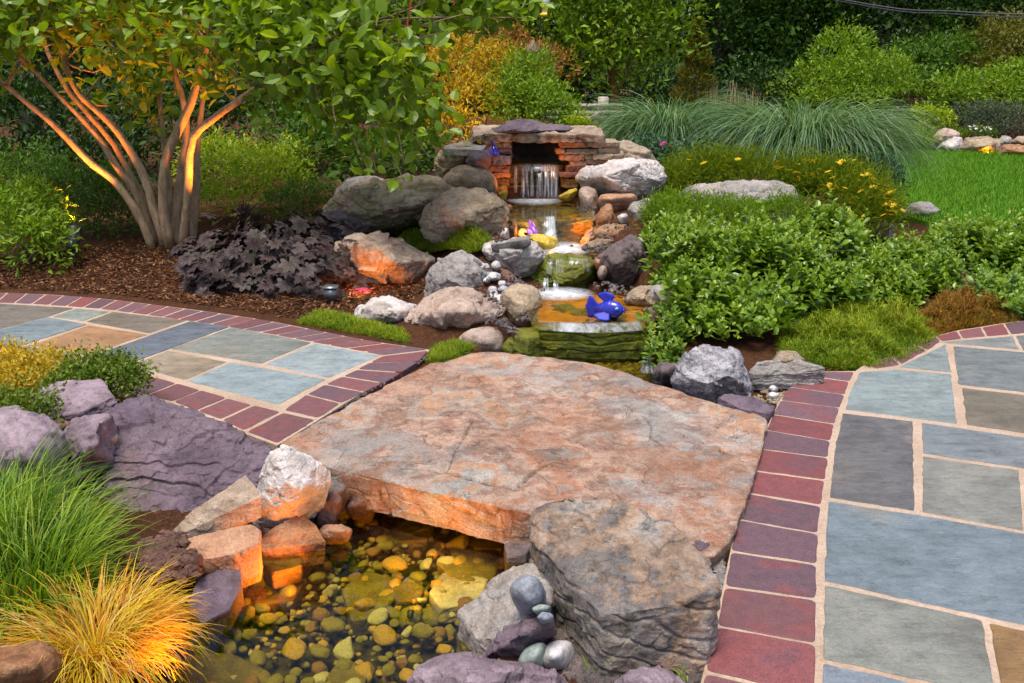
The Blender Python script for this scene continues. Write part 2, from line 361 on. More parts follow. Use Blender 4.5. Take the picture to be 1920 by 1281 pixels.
def flag_mat():
    t = NT('bluestone'); v = t.n('TexCoord').outputs['Object']
    at_ = t.n('Attribute', attribute_name='Col'); base = at_.outputs['Color']; seed = t.n('Attribute', attribute_name='rnd').outputs['Fac']
    off = t.n('CombineXYZ', {0: t.math('MULTIPLY', seed, 31.), 1: t.math('MULTIPLY', seed, 57.), 2: t.math('MULTIPLY', seed, 13.)})
    v = t.n('VectorMath', {0: v, 1: off}, operation='ADD').outputs[0]
    n1 = t.noise(v, 2.6, 7, .6, .8); n2 = t.noise(t.n('Mapping', {'Vector': v, 'Rotation': (0, 0, .35), 'Scale': (1, 3.2, 1)}), 6, 8, .65, .6); n3 = t.noise(v, 190, 3, .6)
    col = t.mix(.75, base, t.ramp(n1, [(.28, (.66, .63, .62)), (.5, (1, 1, 1)), (.72, (1.28, 1.25, 1.2))]), 'MULTIPLY')
    col = t.mix(t.ramp(n1, [(.56, 0.), (.7, .45)]), col, (.21, .155, .10))
    q = t.math('MULTIPLY', t.noise(t.n('Mapping', {'Vector': v, 'Rotation': (0, 0, .35), 'Scale': (1, 2.2, 1)}), 2.4, 9, .62), 11.); fl = t.math('FLOOR', q); fr = t.math('FRACT', q)
    col = t.mix(.5, col, t.ramp(t.n('TexWhiteNoise', {'W': t.math('ADD', fl, t.math('MULTIPLY', seed, 99.))}, noise_dimensions='1D').outputs[0], [(0., .86), (1., 1.12)]), 'MULTIPLY')
    rim = t.math('MULTIPLY', t.ramp(fr, [(0., 1.), (.05, 0.)]), t.ramp(t.noise(v, 5, 5), [(.5, 0.), (.6, .7)]))
    col = t.mix(t.math('MULTIPLY', rim, .6), col, (.05, .05, .05))
    n5 = t.noise(v, 18, 10, .75); col = t.mix(.45, col, t.ramp(n5, [(.36, .5), (.5, 1.), (.66, 1.25)]), 'MULTIPLY')
    col = t.mix(.5, col, t.ramp(n2, [(.32, .58), (.5, 1.), (.7, 1.22)]), 'MULTIPLY')
    col = t.mix(.4, col, t.ramp(n3, [(.32, .6), (.5, 1.), (.68, 1.4)]), 'MULTIPLY')
    edge = t.ramp(t.n('TexVoronoi', {'Vector': t.n('VectorMath', {0: t.n('Mapping', {'Vector': v, 'Rotation': (0, 0, .3), 'Scale': (.6, 2.4, 1)}), 1: t.n('VectorMath', {0: t.n('TexNoise', {'Vector': v, 'Scale': 4., 'Detail': 5}).outputs[1], 'Scale': .5}, operation='SCALE')}, operation='ADD'), 'Scale': 1.9}, feature='DISTANCE_TO_EDGE').outputs[0], [(0., 1.), (.014, 0.)])
    ek = t.math('MULTIPLY', edge, t.ramp(t.noise(v, 2.2, 3), [(.58, 0.), (.68, .5)]))
    col = t.mix(ek, col, (.05, .05, .05))
    h = t.math('ADD', t.math('MULTIPLY', n2, .7), t.math('ADD', t.math('MULTIPLY', n5, .5), t.math('ADD', t.math('MULTIPLY', n3, .08), t.math('SUBTRACT', t.math('MULTIPLY', fl, .14), t.math('MULTIPLY', ek, .3)))))
    return t.done(t.n('BsdfPrincipled', {'Base Color': col, 'Roughness': t.math('ADD', .42, t.math('MULTIPLY', n2, .3)), 'Specular IOR Level': .45, 'Normal': t.bump(h, .8, .016)}))
M['flag'] = flag_mat()
def brick_mat():
    t = NT('brick'); v = t.n('TexCoord').outputs['Object']; base = t.n('Attribute', attribute_name='Col').outputs['Color']; seed = t.n('Attribute', attribute_name='rnd').outputs['Fac']
    v = t.n('VectorMath', {0: v, 1: t.n('CombineXYZ', {0: t.math('MULTIPLY', seed, 31.), 1: t.math('MULTIPLY', seed, 57.), 2: 0.})}, operation='ADD').outputs[0]
    n1 = t.noise(v, 6, 4, .5, .5); n3 = t.noise(v, 240, 3, .65); n2 = t.noise(v, 30, 6)
    col = t.mix(t.ramp(n1, [(.52, 0.), (.66, .6)]), base, (.20, .052, .05))
    col = t.mix(t.ramp(n1, [(.30, .5), (.42, 0.)]), col, (.10, .055, .075))
    col = t.mix(.55, col, t.ramp(n3, [(.32, .45), (.5, 1.), (.68, 1.6)]), 'MULTIPLY')
    col = t.mix(.4, col, t.ramp(n2, [(.32, .65), (.6, 1.15)]), 'MULTIPLY')
    return t.done(t.n('BsdfPrincipled', {'Base Color': col, 'Roughness': .68, 'Specular IOR Level': .35, 'Normal': t.bump(t.math('ADD', n2, t.math('MULTIPLY', n3, .5)), .35, .006)}))
M['brick'] = brick_mat()
def mortar_mat():
    t = NT('mortar'); v = t.n('TexCoord').outputs['Object']; n1 = t.noise(v, 4, 5); n2 = t.noise(v, 90, 5, .7)
    col = t.ramp(n1, [(.3, (.36, .25, .18)), (.7, (.50, .38, .29))]); col = t.mix(.6, col, t.ramp(n2, [(.3, .55), (.6, 1.1)]), 'MULTIPLY')
    return t.done(t.n('BsdfPrincipled', {'Base Color': col, 'Roughness': .9, 'Normal': t.bump(n2, .7, .01)}))
M['mortar'] = mortar_mat()
def bark_mat(name, a, b, sc=14.):
    t = NT(name); v = t.objvec(); n = t.noise(t.n('Mapping', {'Vector': v, 'Scale': (1, 1, .35)}), sc*2, 7, .65); n2 = t.noise(v, sc*.4, 4); n3 = t.noise(t.n('Mapping', {'Vector': v, 'Scale': (1, 1, 5.)}), sc*.9, 4)
    col = t.mix(n2, a, b); col = t.mix(.6, col, t.ramp(n, [(.36, .3), (.6, 1.2)]), 'MULTIPLY'); col = t.mix(.15, col, t.ramp(n3, [(.4, .4), (.55, 1.)]), 'MULTIPLY')
    return t.done(t.n('BsdfPrincipled', {'Base Color': col, 'Roughness': .8, 'Normal': t.bump(t.math('ADD', n, t.math('MULTIPLY', n3, .25)), .6, .01)}))
M['bark'] = bark_mat('smooth_bark', (.30, .185, .095), (.52, .36, .21))
M['bark_dark'] = bark_mat('dark_bark', (.018, .013, .009), (.04, .029, .02))
M['bark_red'] = bark_mat('red_bark', (.22, .08, .03), (.30, .12, .05))
M['twig'] = bark_mat('twig_bark', (.09, .06, .03), (.16, .11, .06))
def water_mat(name, tint, rough=.02, sc=6., bump=.12, refl=1.):
    t = NT(name); v = t.n('TexCoord').outputs['Object']; n = t.math('ADD', t.noise(v, sc, 3, .5, .4), t.math('MULTIPLY', t.noise(v, sc*4, 2), .25)); nb = t.bump(n, bump, .02)
    fr = t.math('MULTIPLY', t.n('Fresnel', {'IOR': 1.33, 'Normal': nb}).outputs[0], refl)
    return t.done(t.n('MixShader', {0: fr, 1: t.n('BsdfTransparent', {'Color': (*tint, 1)}).outputs[0], 2: t.n('BsdfGlossy', {'Color': (1, 1, 1, 1), 'Roughness': rough, 'Normal': nb}).outputs[0]}))
M['pond'] = water_mat('pond_water', (.86, .80, .40), sc=3., bump=.05)
M['stream'] = water_mat('stream_water', (.9, .78, .42), sc=9., bump=.25, rough=.06, refl=1.2)
def fall_mat(name, dens, sx=40., col=(.82, .87, .95)):
    t = NT(name); v = t.n('Attribute', attribute_name='luv').outputs['Vector']
    n = t.noise(t.n('Mapping', {'Vector': v, 'Scale': (sx*2, 4.5, 1)}), 1., 6, .7, .8); sv = t.n('SeparateXYZ', {0: v})
    f = t.math('MULTIPLY', t.ramp(n, [(.40, .02), (.70, 1.)]), dens)
    e = t.ramp(t.math('ABSOLUTE', t.math('SUBTRACT', sv.outputs[2], .5)), [(.25, 1.), (.5, 0.)])
    f = t.math('MULTIPLY', f, e); f = t.math('MULTIPLY', f, t.ramp(t.n('Attribute', attribute_name='rnd').outputs['Fac'], [(0., 0.), (.16, .5), (.3, 1.), (.9, .9), (1., .3)]))
    d = t.n('MixShader', {0: .4, 1: t.n('BsdfDiffuse', {'Color': (*col, 1)}).outputs[0], 2: t.n('BsdfTranslucent', {'Color': (*col, 1)}).outputs[0]})
    g = t.n('MixShader', {0: .12, 1: d.outputs[0], 2: t.n('BsdfGlossy', {'Roughness': .15}).outputs[0]})
    return t.done(t.n('MixShader', {0: f, 1: t.n('BsdfTransparent').outputs[0], 2: g.outputs[0]}))
M['fall'] = fall_mat('falling_water', .85)
def foam_mat():
    t = NT('foam'); v = t.n('Attribute', attribute_name='luv').outputs['Vector']; p = t.n('TexCoord').outputs['Object']
    r = t.n('VectorMath', {0: v}, operation='LENGTH').outputs[1]
    n = t.noise(p, 22, 4, .6, 1.)
    f = t.math('MULTIPLY', t.ramp(r, [(.15, 1.), (1., 0.)]), t.ramp(n, [(.3, .35), (.6, 1.)]))
    d = t.n('BsdfDiffuse', {'Color': (.85, .9, .96, 1)})
    return t.done(t.n('MixShader', {0: t.math('MULTIPLY', f, .85), 1: t.n('BsdfTransparent').outputs[0], 2: d.outputs[0]}))
M['foam'] = foam_mat()
def glaze(name, a, b, rough=.22):
    t = NT(name); v = t.objvec(); n = t.noise(v, 18, 5, .6, 1.2)
    return t.done(t.n('BsdfPrincipled', {'Base Color': t.ramp(n, [(.35, a), (.6, b), (.75, tuple(min(1, c*1.8+.05) for c in b))]), 'Roughness': rough, 'Coat Weight': .3, 'Coat Roughness': .12}))
M['blue'] = glaze('blue_glaze', (.010, .010, .20), (.025, .035, .42)); M['violet'] = glaze('violet_glaze', (.25, .06, .55), (.50, .16, .75)); M['blue_fin'] = plain('blue_fin_glaze', (.02, .03, .36), .5, 0, .3, .25); M['blue_pale'] = glaze('pale_blue_glaze', (.12, .35, .75), (.35, .65, .9))
M['orange_glaze'] = glaze('orange_glaze', (.6, .16, .02), (.75, .25, .05))
M['black_metal'] = plain('black_metal', (.018, .018, .02), .45, var=.2); M['grey_metal'] = plain('grey_metal', (.16, .17, .19), .4, .6, var=.15)
M['lens'] = plain('lamp_glass', (.9, .6, .3), .1, 0, .5)
M['wood_grey'] = bark_mat('weathered_wood', (.34, .30, .25), (.46, .42, .36), 8)
M['rust_metal'] = plain('rusty_iron', (.15, .085, .055), .7, var=.4)
M['red'] = plain('red_ribbon', (.45, .015, .012), .5, var=.2); M['wire'] = plain('wire', (.10, .10, .11), .5)
M['yellow_plastic'] = plain('yellow_plastic', (.75, .50, .03), .35); M['clear'] = plain('clear_plastic', (.55, .62, .55), .1)

# leaves: ramps over the per-leaf random value
M['l_tree'] = leaf_mat('tree_leaf', [(0.065, 0.127, 0.007), (0.144, 0.253, 0.011), (0.240, 0.366, 0.015), (0.385, 0.493, 0.025)], .45, .38, .5, vein=('mid', (.16, .26, .06), .5))
M['l_shrub'] = leaf_mat('glossy_shrub_leaf', [(0.054, 0.101, 0.007), (0.118, 0.215, 0.011), (0.200, 0.316, 0.017), (0.327, 0.430, 0.038)], .3, .34, .5, vein=('mid', (.13, .24, .06), .5))
M['l_shrub_pale'] = leaf_mat('pale_shrub_leaf', [(0.061, 0.121, 0.013), (0.121, 0.231, 0.022), (0.206, 0.330, 0.033), (0.363, 0.396, 0.044)], .32, .38, .45, vein=('mid', (.2, .3, .08), .5))
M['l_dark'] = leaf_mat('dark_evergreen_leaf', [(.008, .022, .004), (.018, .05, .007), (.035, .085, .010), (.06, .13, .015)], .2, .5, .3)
M['l_mid'] = leaf_mat('mid_green_leaf', [(0.024, 0.054, 0.006), (0.053, 0.120, 0.010), (0.092, 0.192, 0.014), (0.145, 0.264, 0.024)], .3, .5, .3)
M['l_ivy'] = leaf_mat('ivy_leaf', [(.010, .03, .004), (.022, .062, .006), (.05, .125, .010), (.085, .18, .016)], .25, .6, .15)
M['l_light'] = leaf_mat('light_green_leaf', [(.05, .11, .006), (.12, .22, .010), (.20, .33, .015), (.33, .44, .03)], .35, .5, .3)
M['l_lime'] = leaf_mat('lime_leaf', [(0.088, 0.165, 0.009), (0.198, 0.319, 0.013), (0.363, 0.462, 0.022), (0.550, 0.572, 0.055)], .35, .5, .3)
M['l_yellow'] = leaf_mat('yellow_leaf', [(0.146, 0.132, 0.007), (0.334, 0.242, 0.011), (0.522, 0.363, 0.015), (0.606, 0.308, 0.022)], .3, .5, .3)
M['l_gold'] = leaf_mat('golden_creeper_leaf', [(.20, .14, .010), (.38, .27, .015), (.52, .38, .03), (.20, .22, .02)], .3, .5, .3)
M['l_creeper'] = leaf_mat('creeper_leaf', [(.03, .07, .006), (.08, .14, .010), (.14, .21, .015), (.28, .27, .03)], .3, .5, .3)
M['l_olive'] = leaf_mat('olive_leaf', [(.05, .06, .008), (.10, .11, .012), (.16, .16, .02), (.22, .18, .03)], .3, .55, .3)
M['l_wine'] = leaf_mat('wine_leaf', [(.02, .006, .006), (.05, .012, .012), (.09, .022, .02)], .2, .5, .3)
M['l_rust'] = leaf_mat('rusty_leaf', [(.14, .07, .015), (.30, .14, .02), (.42, .19, .03)], .3, .5, .3)
M['l_sage'] = leaf_mat('sage_leaf', [(.04, .065, .04), (.09, .125, .075), (.14, .18, .11)], .25, .6, .3)
M['l_bluegreen'] = leaf_mat('bluegreen_leaf', [(0.017, 0.055, 0.028), (0.044, 0.110, 0.055), (0.077, 0.165, 0.077)], .25, .5, .3)
M['l_heuchera'] = leaf_mat('coral_bells_leaf', [(.009, .006, .006), (.018, .011, .010), (.032, .017, .015), (.022, .027, .012)], .08, .55, .2, vein=('palm', (.14, .10, .11), .55))
M['g_green'] = leaf_mat('green_grass_blade', [(0.036, 0.099, 0.004), (0.109, 0.220, 0.009), (0.194, 0.330, 0.017), (0.339, 0.396, 0.044)], .3, .5, .3)
M['g_silver'] = leaf_mat('silver_grass_blade', [(.025, .065, .02), (.06, .14, .04), (.12, .225, .08), (.30, .40, .22)], .3, .5, .3)
M['g_gold'] = leaf_mat('golden_grass_blade', [(.30, .20, .008), (.52, .40, .015), (.62, .50, .03), (.60, .25, .015), (.66, .55, .22)], .35, .45, .3)
M['g_moss'] = leaf_mat('moss_green_sprig', [(0.048, 0.094, 0.004), (0.121, 0.198, 0.009), (0.218, 0.286, 0.013), (0.339, 0.341, 0.022)], .3, .6, .2)
M['g_mossbrown'] = leaf_mat('autumn_sprig', [(.07, .07, .008), (.16, .12, .012), (.28, .14, .02), (.20, .07, .02)], .3, .6, .2)
M['g_lawn'] = leaf_mat('lawn_blade', [(.05, .13, .005), (.09, .22, .008), (.14, .30, .012)], .3, .6, .2)
M['g_tan'] = leaf_mat('tan_plume', [(.25, .17, .09), (.38, .28, .17), (.45, .36, .24)], .3, .7, .2)
M['p_yellow'] = leaf_mat('yellow_petal', [(.62, .40, .01), (.75, .52, .02)], .25, .5, .3); M['p_magenta'] = leaf_mat('magenta_petal', [(.38, .01, .16), (.5, .03, .28)], .25, .5, .3)
M['p_violet'] = leaf_mat('violet_petal', [(.18, .07, .30), (.30, .14, .42)], .25, .5, .3); M['p_pink'] = leaf_mat('pink_leaf', [(.42, .05, .16), (.5, .09, .2)], .25, .5, .3); M['p_white'] = leaf_mat('white_petal', [(.6, .6, .55), (.75, .75, .7)], .25, .5, .3)
M['mulch'] = leaf_mat('bark_chip', [(.03, .012, .005), (.10, .038, .014), (.19, .08, .032), (.34, .19, .10)], 0., .85, .2)

# ------------------------------------------------------------------ ground, lawn, paths
def ground_at(px, py):
    d = ray(px, py); ys = np.concatenate((np.linspace(1.2, 12, 800), np.linspace(12.05, 60, 400))); t = ys/d[1]
    x, z = d[0]*t, H+d[2]*t; hit = np.where(z <= G(x, ys))[0]; k = hit[0] if len(hit) else len(ys)-1
    return np.array((x[k], ys[k], z[k]))
def grid_mesh(xs, ys, zf):
    X, Y = np.meshgrid(xs, ys); Z = zf(X, Y); V = np.stack((X.ravel(), Y.ravel(), Z.ravel()), 1); nx, ny = len(xs), len(ys)
    i, j = np.meshgrid(np.arange(ny-1), np.arange(nx-1), indexing='ij'); a = i*nx+j
    return V, [np.stack((a, a+1, a+nx+1, a+nx), -1).reshape(-1, 4)]
_xs = np.unique(np.concatenate((np.linspace(-90, -6, 24), np.linspace(-6, -2, 60), np.linspace(-2, 3, 140), np.linspace(3, 6, 45), np.linspace(6, 90, 24))))
_ys = np.unique(np.concatenate((np.linspace(-8, .8, 14), np.linspace(.8, 8.8, 210), np.linspace(8.8, 20, 40), np.linspace(20, 120, 20))))
def _gz(X, Y):
    z = G(X.ravel(), Y.ravel()).reshape(X.shape)
    P = np.stack((X.ravel()*7, Y.ravel()*7, X.ravel()*0), 1)
    return z+.010*fbm(P, 3, 3).reshape(X.shape)*(np.abs(z+.03) > .004)
V, Fc = grid_mesh(_xs, _ys, _gz)
tag(obj('ground', V, Fc, M['soil'], loc=(0, 0, 0)), 'brown bark mulch garden ground around the stream and path', 'ground', kind='structure')

def jitter_poly(P, inset, corner, step=.035, jit=.0016, rng=RNG):
    """inset a (n,2) ccw/cw polygon, round its corners and roughen its edges."""
    P = np.asarray(P, float); n = len(P); A = .5*np.sum(P[:, 0]*np.roll(P[:, 1], -1)-np.roll(P[:, 0], -1)*P[:, 1])
    if A < 0: P = P[::-1]
    e = np.roll(P, -1, 0)-P; e /= np.linalg.norm(e, axis=1)[:, None]+1e-9; nr = np.stack((-e[:, 1], e[:, 0]), 1)
    Q = []
    for i in range(n):
        a, b = nr[i-1], nr[i]; k = 1+a@b
        Q.append(P[i]+(a+b)*inset/max(k, .3))
    Q = np.array(Q); R = []
    for i in range(n):
        p, q, r = Q[i-1], Q[i], Q[(i+1) % n]; l1, l2 = np.linalg.norm(p-q), np.linalg.norm(r-q)
        c = min(corner, .4*l1, .4*l2); a = q+(p-q)/(l1+1e-9)*c; b = q+(r-q)/(l2+1e-9)*c
        for t in (0, .33, .67, 1): R.append((1-t)**2*a+2*t*(1-t)*q+t*t*b)
    R = np.array(R); out = []
    for i in range(len(R)):
        a, b = R[i], R[(i+1) % len(R)]; L = np.linalg.norm(b-a); m = max(1, int(L/step))
        for k in range(m): out.append(a+(b-a)*k/m+rng.normal(0, jit, 2)*(k > 0))
    return np.array(out)
def paver(P, top, inset, corner, bev, jit):
    Q = jitter_poly(P, inset, corner, jit=jit); n = len(Q); c = Q.mean(0)
    d = Q-c; dn = d/(np.linalg.norm(d, axis=1)[:, None]+1e-9); inner = Q-dn*bev
    V = np.concatenate((np.c_[inner, np.full(n, top)], np.c_[Q, np.full(n, top-bev*.7)], np.c_[Q, np.full(n, top-.03)]))
    i = np.arange(n); j = (i+1) % n
    return V, [np.arange(n)[None], np.stack((n+i, n+j, j, i), 1), np.stack((2*n+i, 2*n+j, n+j, n+i), 1)]
def pavers(name, polys, cols, mat, parent, inset, corner, bev, jit, dz=.002):
    parts, C_, R_ = [], [], []
    for P, c in zip(polys, cols):
        V, F_ = paver(P, RNG.uniform(-dz, dz), inset, corner, bev, jit); parts.append((V, F_))
        C_.append(np.tile(c, (len(V), 1))); R_.append(np.full(len(V), RNG.uniform()))
    V, F_ = join(parts); byk = {}
    return obj(name, V, F_, mat, parent, attrs={'Col': np.concatenate(C_), 'rnd': np.concatenate(R_)}, smooth=False)
px2 = lambda L: [at(*p)[:2] for p in L]
def mortar_bed(name, outline, parent):
    P = np.array(outline); n = len(P); V = np.concatenate((np.c_[P, np.full(n, -.0026)], np.c_[P, np.full(n, -.12)])); i = np.arange(n); j = (i+1) % n
    return obj(name, V, [np.arange(n)[None], np.stack((i, n+i, n+j, j), 1)], M['mortar'], parent, smooth=False)
def band(pairs): return [[pairs[i][0], pairs[i+1][0], pairs[i+1][1], pairs[i][1]] for i in range(len(pairs)-1)]
def resample(L, n):
    P = np.array(px2(L)); d = np.concatenate(([0], np.cumsum(np.linalg.norm(np.diff(P, axis=0), axis=1)))); s = np.linspace(0, d[-1], n)
    return np.stack((np.interp(s, d, P[:, 0]), np.interp(s, d, P[:, 1])), 1)
BRK = [(.145, .062, .068), (.115, .065, .08), (.17, .055, .058), (.12, .068, .084), (.15, .066, .072)]
def brick_cols(n): return [np.array(BRK[RNG.integers(len(BRK))])*RNG.uniform(.85, 1.15) for _ in range(n)]

# left path
lp = empty('path', (-2.2, 4.3, 0), 'bluestone path bordered by red bricks, ending at the left bank', 'path'); lp['kind'] = 'structure'
LF = [([(0, 569), (140, 577), (90, 594), (0, 617), (-60, 632), (-110, 600)], (.155, .135, .115)), ([(143, 578), (207, 584), (155, 602), (96, 594)], (.20, .225, .205)),
      ([(211, 584), (353, 600), (280, 625), (160, 603)], (.155, .13, .105)), ([(90, 595), (165, 608), (50, 645), (-60, 668), (-150, 660), (-60, 633)], (.16, .20, .22)),
      ([(167, 609), (279, 627), (167, 665), (55, 648)], (.30, .165, .085)), ([(357, 602), (432, 612), (240, 683), (172, 667)], (.105, .125, .155)),
      ([(436, 613), (585, 642), (490, 682), (318, 654)], (.175, .19, .175)), ([(314, 656), (428, 678), (347, 713), (243, 685)], (.255, .205, .15)),
      ([(590, 643), (714, 666), (617, 709), (494, 683)], (.23, .27, .285)), ([(432, 679), (613, 711), (522, 759), (350, 714)], (.22, .27, .29)),
      ([(50, 648), (165, 667), (60, 705), (-60, 690)], (.2, .2, .19)), ([(170, 668), (238, 685), (130, 722), (60, 707)], (.2, .18, .16)),
      ([(-115, 600), (-60, 633), (-150, 658), (-330, 690), (-330, 610)], (.18, .19, .19)), ([(-155, 663), (-62, 670), (-62, 690), (-200, 730), (-330, 700)], (.2, .17, .13))]
LF += [([(-340, 570), (-5, 570), (-110, 598), (-340, 607)], (.17, .18, .18))]
pavers('flagstones', [px2(p) for p, c in LF], [c for p, c in LF], M['flag'], lp, .0042, .008, .003, .0016)
_o = resample([(-420, 566), (-200, 552), (0, 548), (100, 552), (200, 560), (300, 572), (400, 585), (500, 600), (560, 612), (640, 628), (700, 640), (760, 648), (806, 655)], 34)
_i = resample([(-420, 588), (-200, 571), (0, 567), (100, 572), (200, 580), (300, 594), (400, 608), (500, 625), (600, 644), (650, 653), (690, 661), (706, 664), (716, 666)], 34)
bl = band(list(zip(_i, _o)))
bl += band([(at(*a)[:2], at(*b)[:2]) for a, b in (((530, 769), (597, 784)), ((573, 739), (640, 756)), ((608, 720), (685, 735)), ((640, 705), (720, 718)), ((668, 692), (755, 698)), ((692, 680), (787, 678)), ((715, 668), (806, 657)))])
bl += band([(at(*a)[:2], at(*b)[:2]) for a, b in (((160, 668), (95, 690)), ((205, 680), (140, 702)), ((250, 693), (185, 714)), ((290, 706), (230, 727)), ((333, 718), (274, 741)), ((378, 731), (323, 753)), ((427, 745), (367, 770)), ((477, 758), (413, 787)), ((530, 771), (457, 808)))])
bl += [px2([(531, 772), (595, 786), (520, 832), (459, 809)])]
pavers('brick_border', bl, brick_cols(len(bl)), M['brick'], lp, .006, .016, .0028, .0012)
_out = list(map(tuple, _o)); mortar_bed('mortar_joints', px2([(-420, 590)])+_out+px2([(803, 659), (520, 834), (455, 811), (360, 772), (270, 745), (180, 715), (90, 695), (-40, 720), (-420, 740)]), lp)

# right path
rp = empty('path', (1.9, 2.7, 0), 'bluestone path with a curved red brick edge, right of the slab bridge', 'path'); rp['kind'] = 'structure'
RF = [([(1611, 697), (1678, 692), (1785, 701), (1797, 795), (1583, 768), (1591, 737)], (.20, .24, .245)), ([(1684, 688), (1773, 645), (1786, 698)], (.20, .235, .235)),
      ([(1757, 641), (1900, 629), (1914, 656), (1779, 644)], (.18, .19, .18)), ([(1786, 649), (1915, 660), (1960, 664), (2010, 745), (1796, 721)], (.135, .15, .155)),
      ([(1802, 727), (2012, 751), (2034, 829), (1811, 796)], (.145, .125, .095)), ([(1578, 773), (1714, 789), (1717, 959), (1553, 933), (1562, 850)], (.105, .10, .105)),
      ([(1726, 792), (2034, 836), (2060, 903), (1914, 877), (1729, 850)], (.155, .175, .19)), ([(1728, 854), (1913, 881), (1922, 996), (1727, 960)], (.195, .195, .175)),
      ([(1918, 882), (2062, 908), (2085, 1025), (1928, 997)], (.17, .18, .18)), ([(1551, 938), (1720, 964), (1925, 1000), (2090, 1030), (2130, 1220), (1848, 1157), (1544, 1090), (1546, 1000)], (.14, .175, .20)),
      ([(1543, 1095), (1844, 1162), (1872, 1312), (1740, 1278), (1540, 1236)], (.185, .19, .17)), ([(1851, 1165), (2132, 1226), (2170, 1400), (1878, 1315)], (.22, .125, .05)),
      ([(1540, 1240), (1742, 1284), (1873, 1316), (1900, 1470), (1535, 1380)], (.18, .21, .255)), ([(1880, 1320), (2170, 1405), (2220, 1600), (1905, 1475)], (.15, .16, .17)),
      ([(2014, 753), (2150, 770), (2180, 850), (2037, 829)], (.16, .17, .17)), ([(1963, 664), (2110, 675), (2150, 766), (2012, 747)], (.17, .16, .14)), ([(1903, 629), (2040, 622), (2090, 672), (1918, 657)], (.13, .14, .14)),
      ([(2038, 834), (2182, 855), (2220, 930), (2064, 904)], (.15, .17, .19)), ([(2066, 908), (2222, 935), (2260, 1060), (2090, 1026)], (.19, .18, .16)),
      ([(1535, 1385), (1900, 1475), (1950, 1800), (1530, 1650)], (.17, .17, .15)), ([(1905, 1480), (2220, 1605), (2320, 2000), (1955, 1805)], (.16, .18, .2)), ([(2094, 1032), (2265, 1065), (2330, 1270), (2134, 1222)], (.16, .17, .17))]
pavers('flagstones', [px2(p) for p, c in RF], [c for p, c in RF], M['flag'], rp, .0048, .008, .003, .0016)
br = [((1594, 716), (1502, 703)), ((1586, 740), (1478, 725)), ((1576, 765), (1462, 750)), ((1567, 795), (1447, 776)), ((1559, 827), (1435, 806)), ((1555, 858), (1423, 841)), ((1550, 900), (1410, 881)), ((1543, 948), (1398, 923)), ((1537, 1001), (1381, 973)), ((1535, 1058), (1367, 1032)), ((1534, 1124), (1356, 1099)), ((1533, 1208), (1341, 1173)), ((1531, 1305), (1319, 1258)), ((1529, 1420), (1295, 1365)), ((1526, 1560), (1262, 1490)), ((1522, 1750), (1220, 1650))]
bR = [px2([(1604, 697), (1525, 697), (1502, 702), (1595, 715)])]+band([(at(*a)[:2], at(*b)[:2]) for a, b in br])
bR += band([(at(*a)[:2], at(*b)[:2]) for a, b in (((1640, 692), (1625, 680)), ((1690, 684), (1672, 668)), ((1740, 657), (1715, 645)), ((1765, 640), (1755, 630)), ((1805, 635), (1795, 620)), ((1850, 631), (1840, 613)), ((1895, 627), (1882, 606)), ((1945, 622), (1930, 600)), ((2000, 618), (1985, 594)), ((2060, 614), (2040, 589)))])
pavers('brick_border', bR, brick_cols(len(bR)), M['brick'], rp, .006, .016, .0028, .0012)
mortar_bed('mortar_joints', px2([(1220, 1652), (1262, 1491), (1319, 1259), (1356, 1099), (1381, 973), (1410, 881), (1435, 806), (1462, 750), (1502, 702), (1525, 696), (1604, 695), (1625, 680), (1672, 667), (1715, 644), (1755, 629), (1795, 619), (1840, 612), (1882, 605), (1985, 593), (2040, 588), (2110, 640), (2200, 780), (2340, 1200), (2480, 1800)]), rp)

# lawn: one thin sheet lying on the soil, with short blades
LAWN = [at(*p)[:2] for p in ((1560, 283), (1700, 284), (1800, 288), (1960, 292), (2300, 300), (2600, 400), (2300, 470), (1920, 452), (1800, 440), (1690, 410), (1640, 350), (1600, 320))]
lz = .035
V = np.c_[np.array(LAWN), np.full(len(LAWN), lz)]; n = len(V); i = np.arange(n); j = (i+1) % n
tag(obj('lawn', np.concatenate((V, V-(0, 0, .2))), [np.arange(n)[None], np.stack((i, n+i, n+j, j), 1)], M['lawn'], smooth=False), 'mown green lawn beyond the yellow daisies', 'lawn', kind='structure')

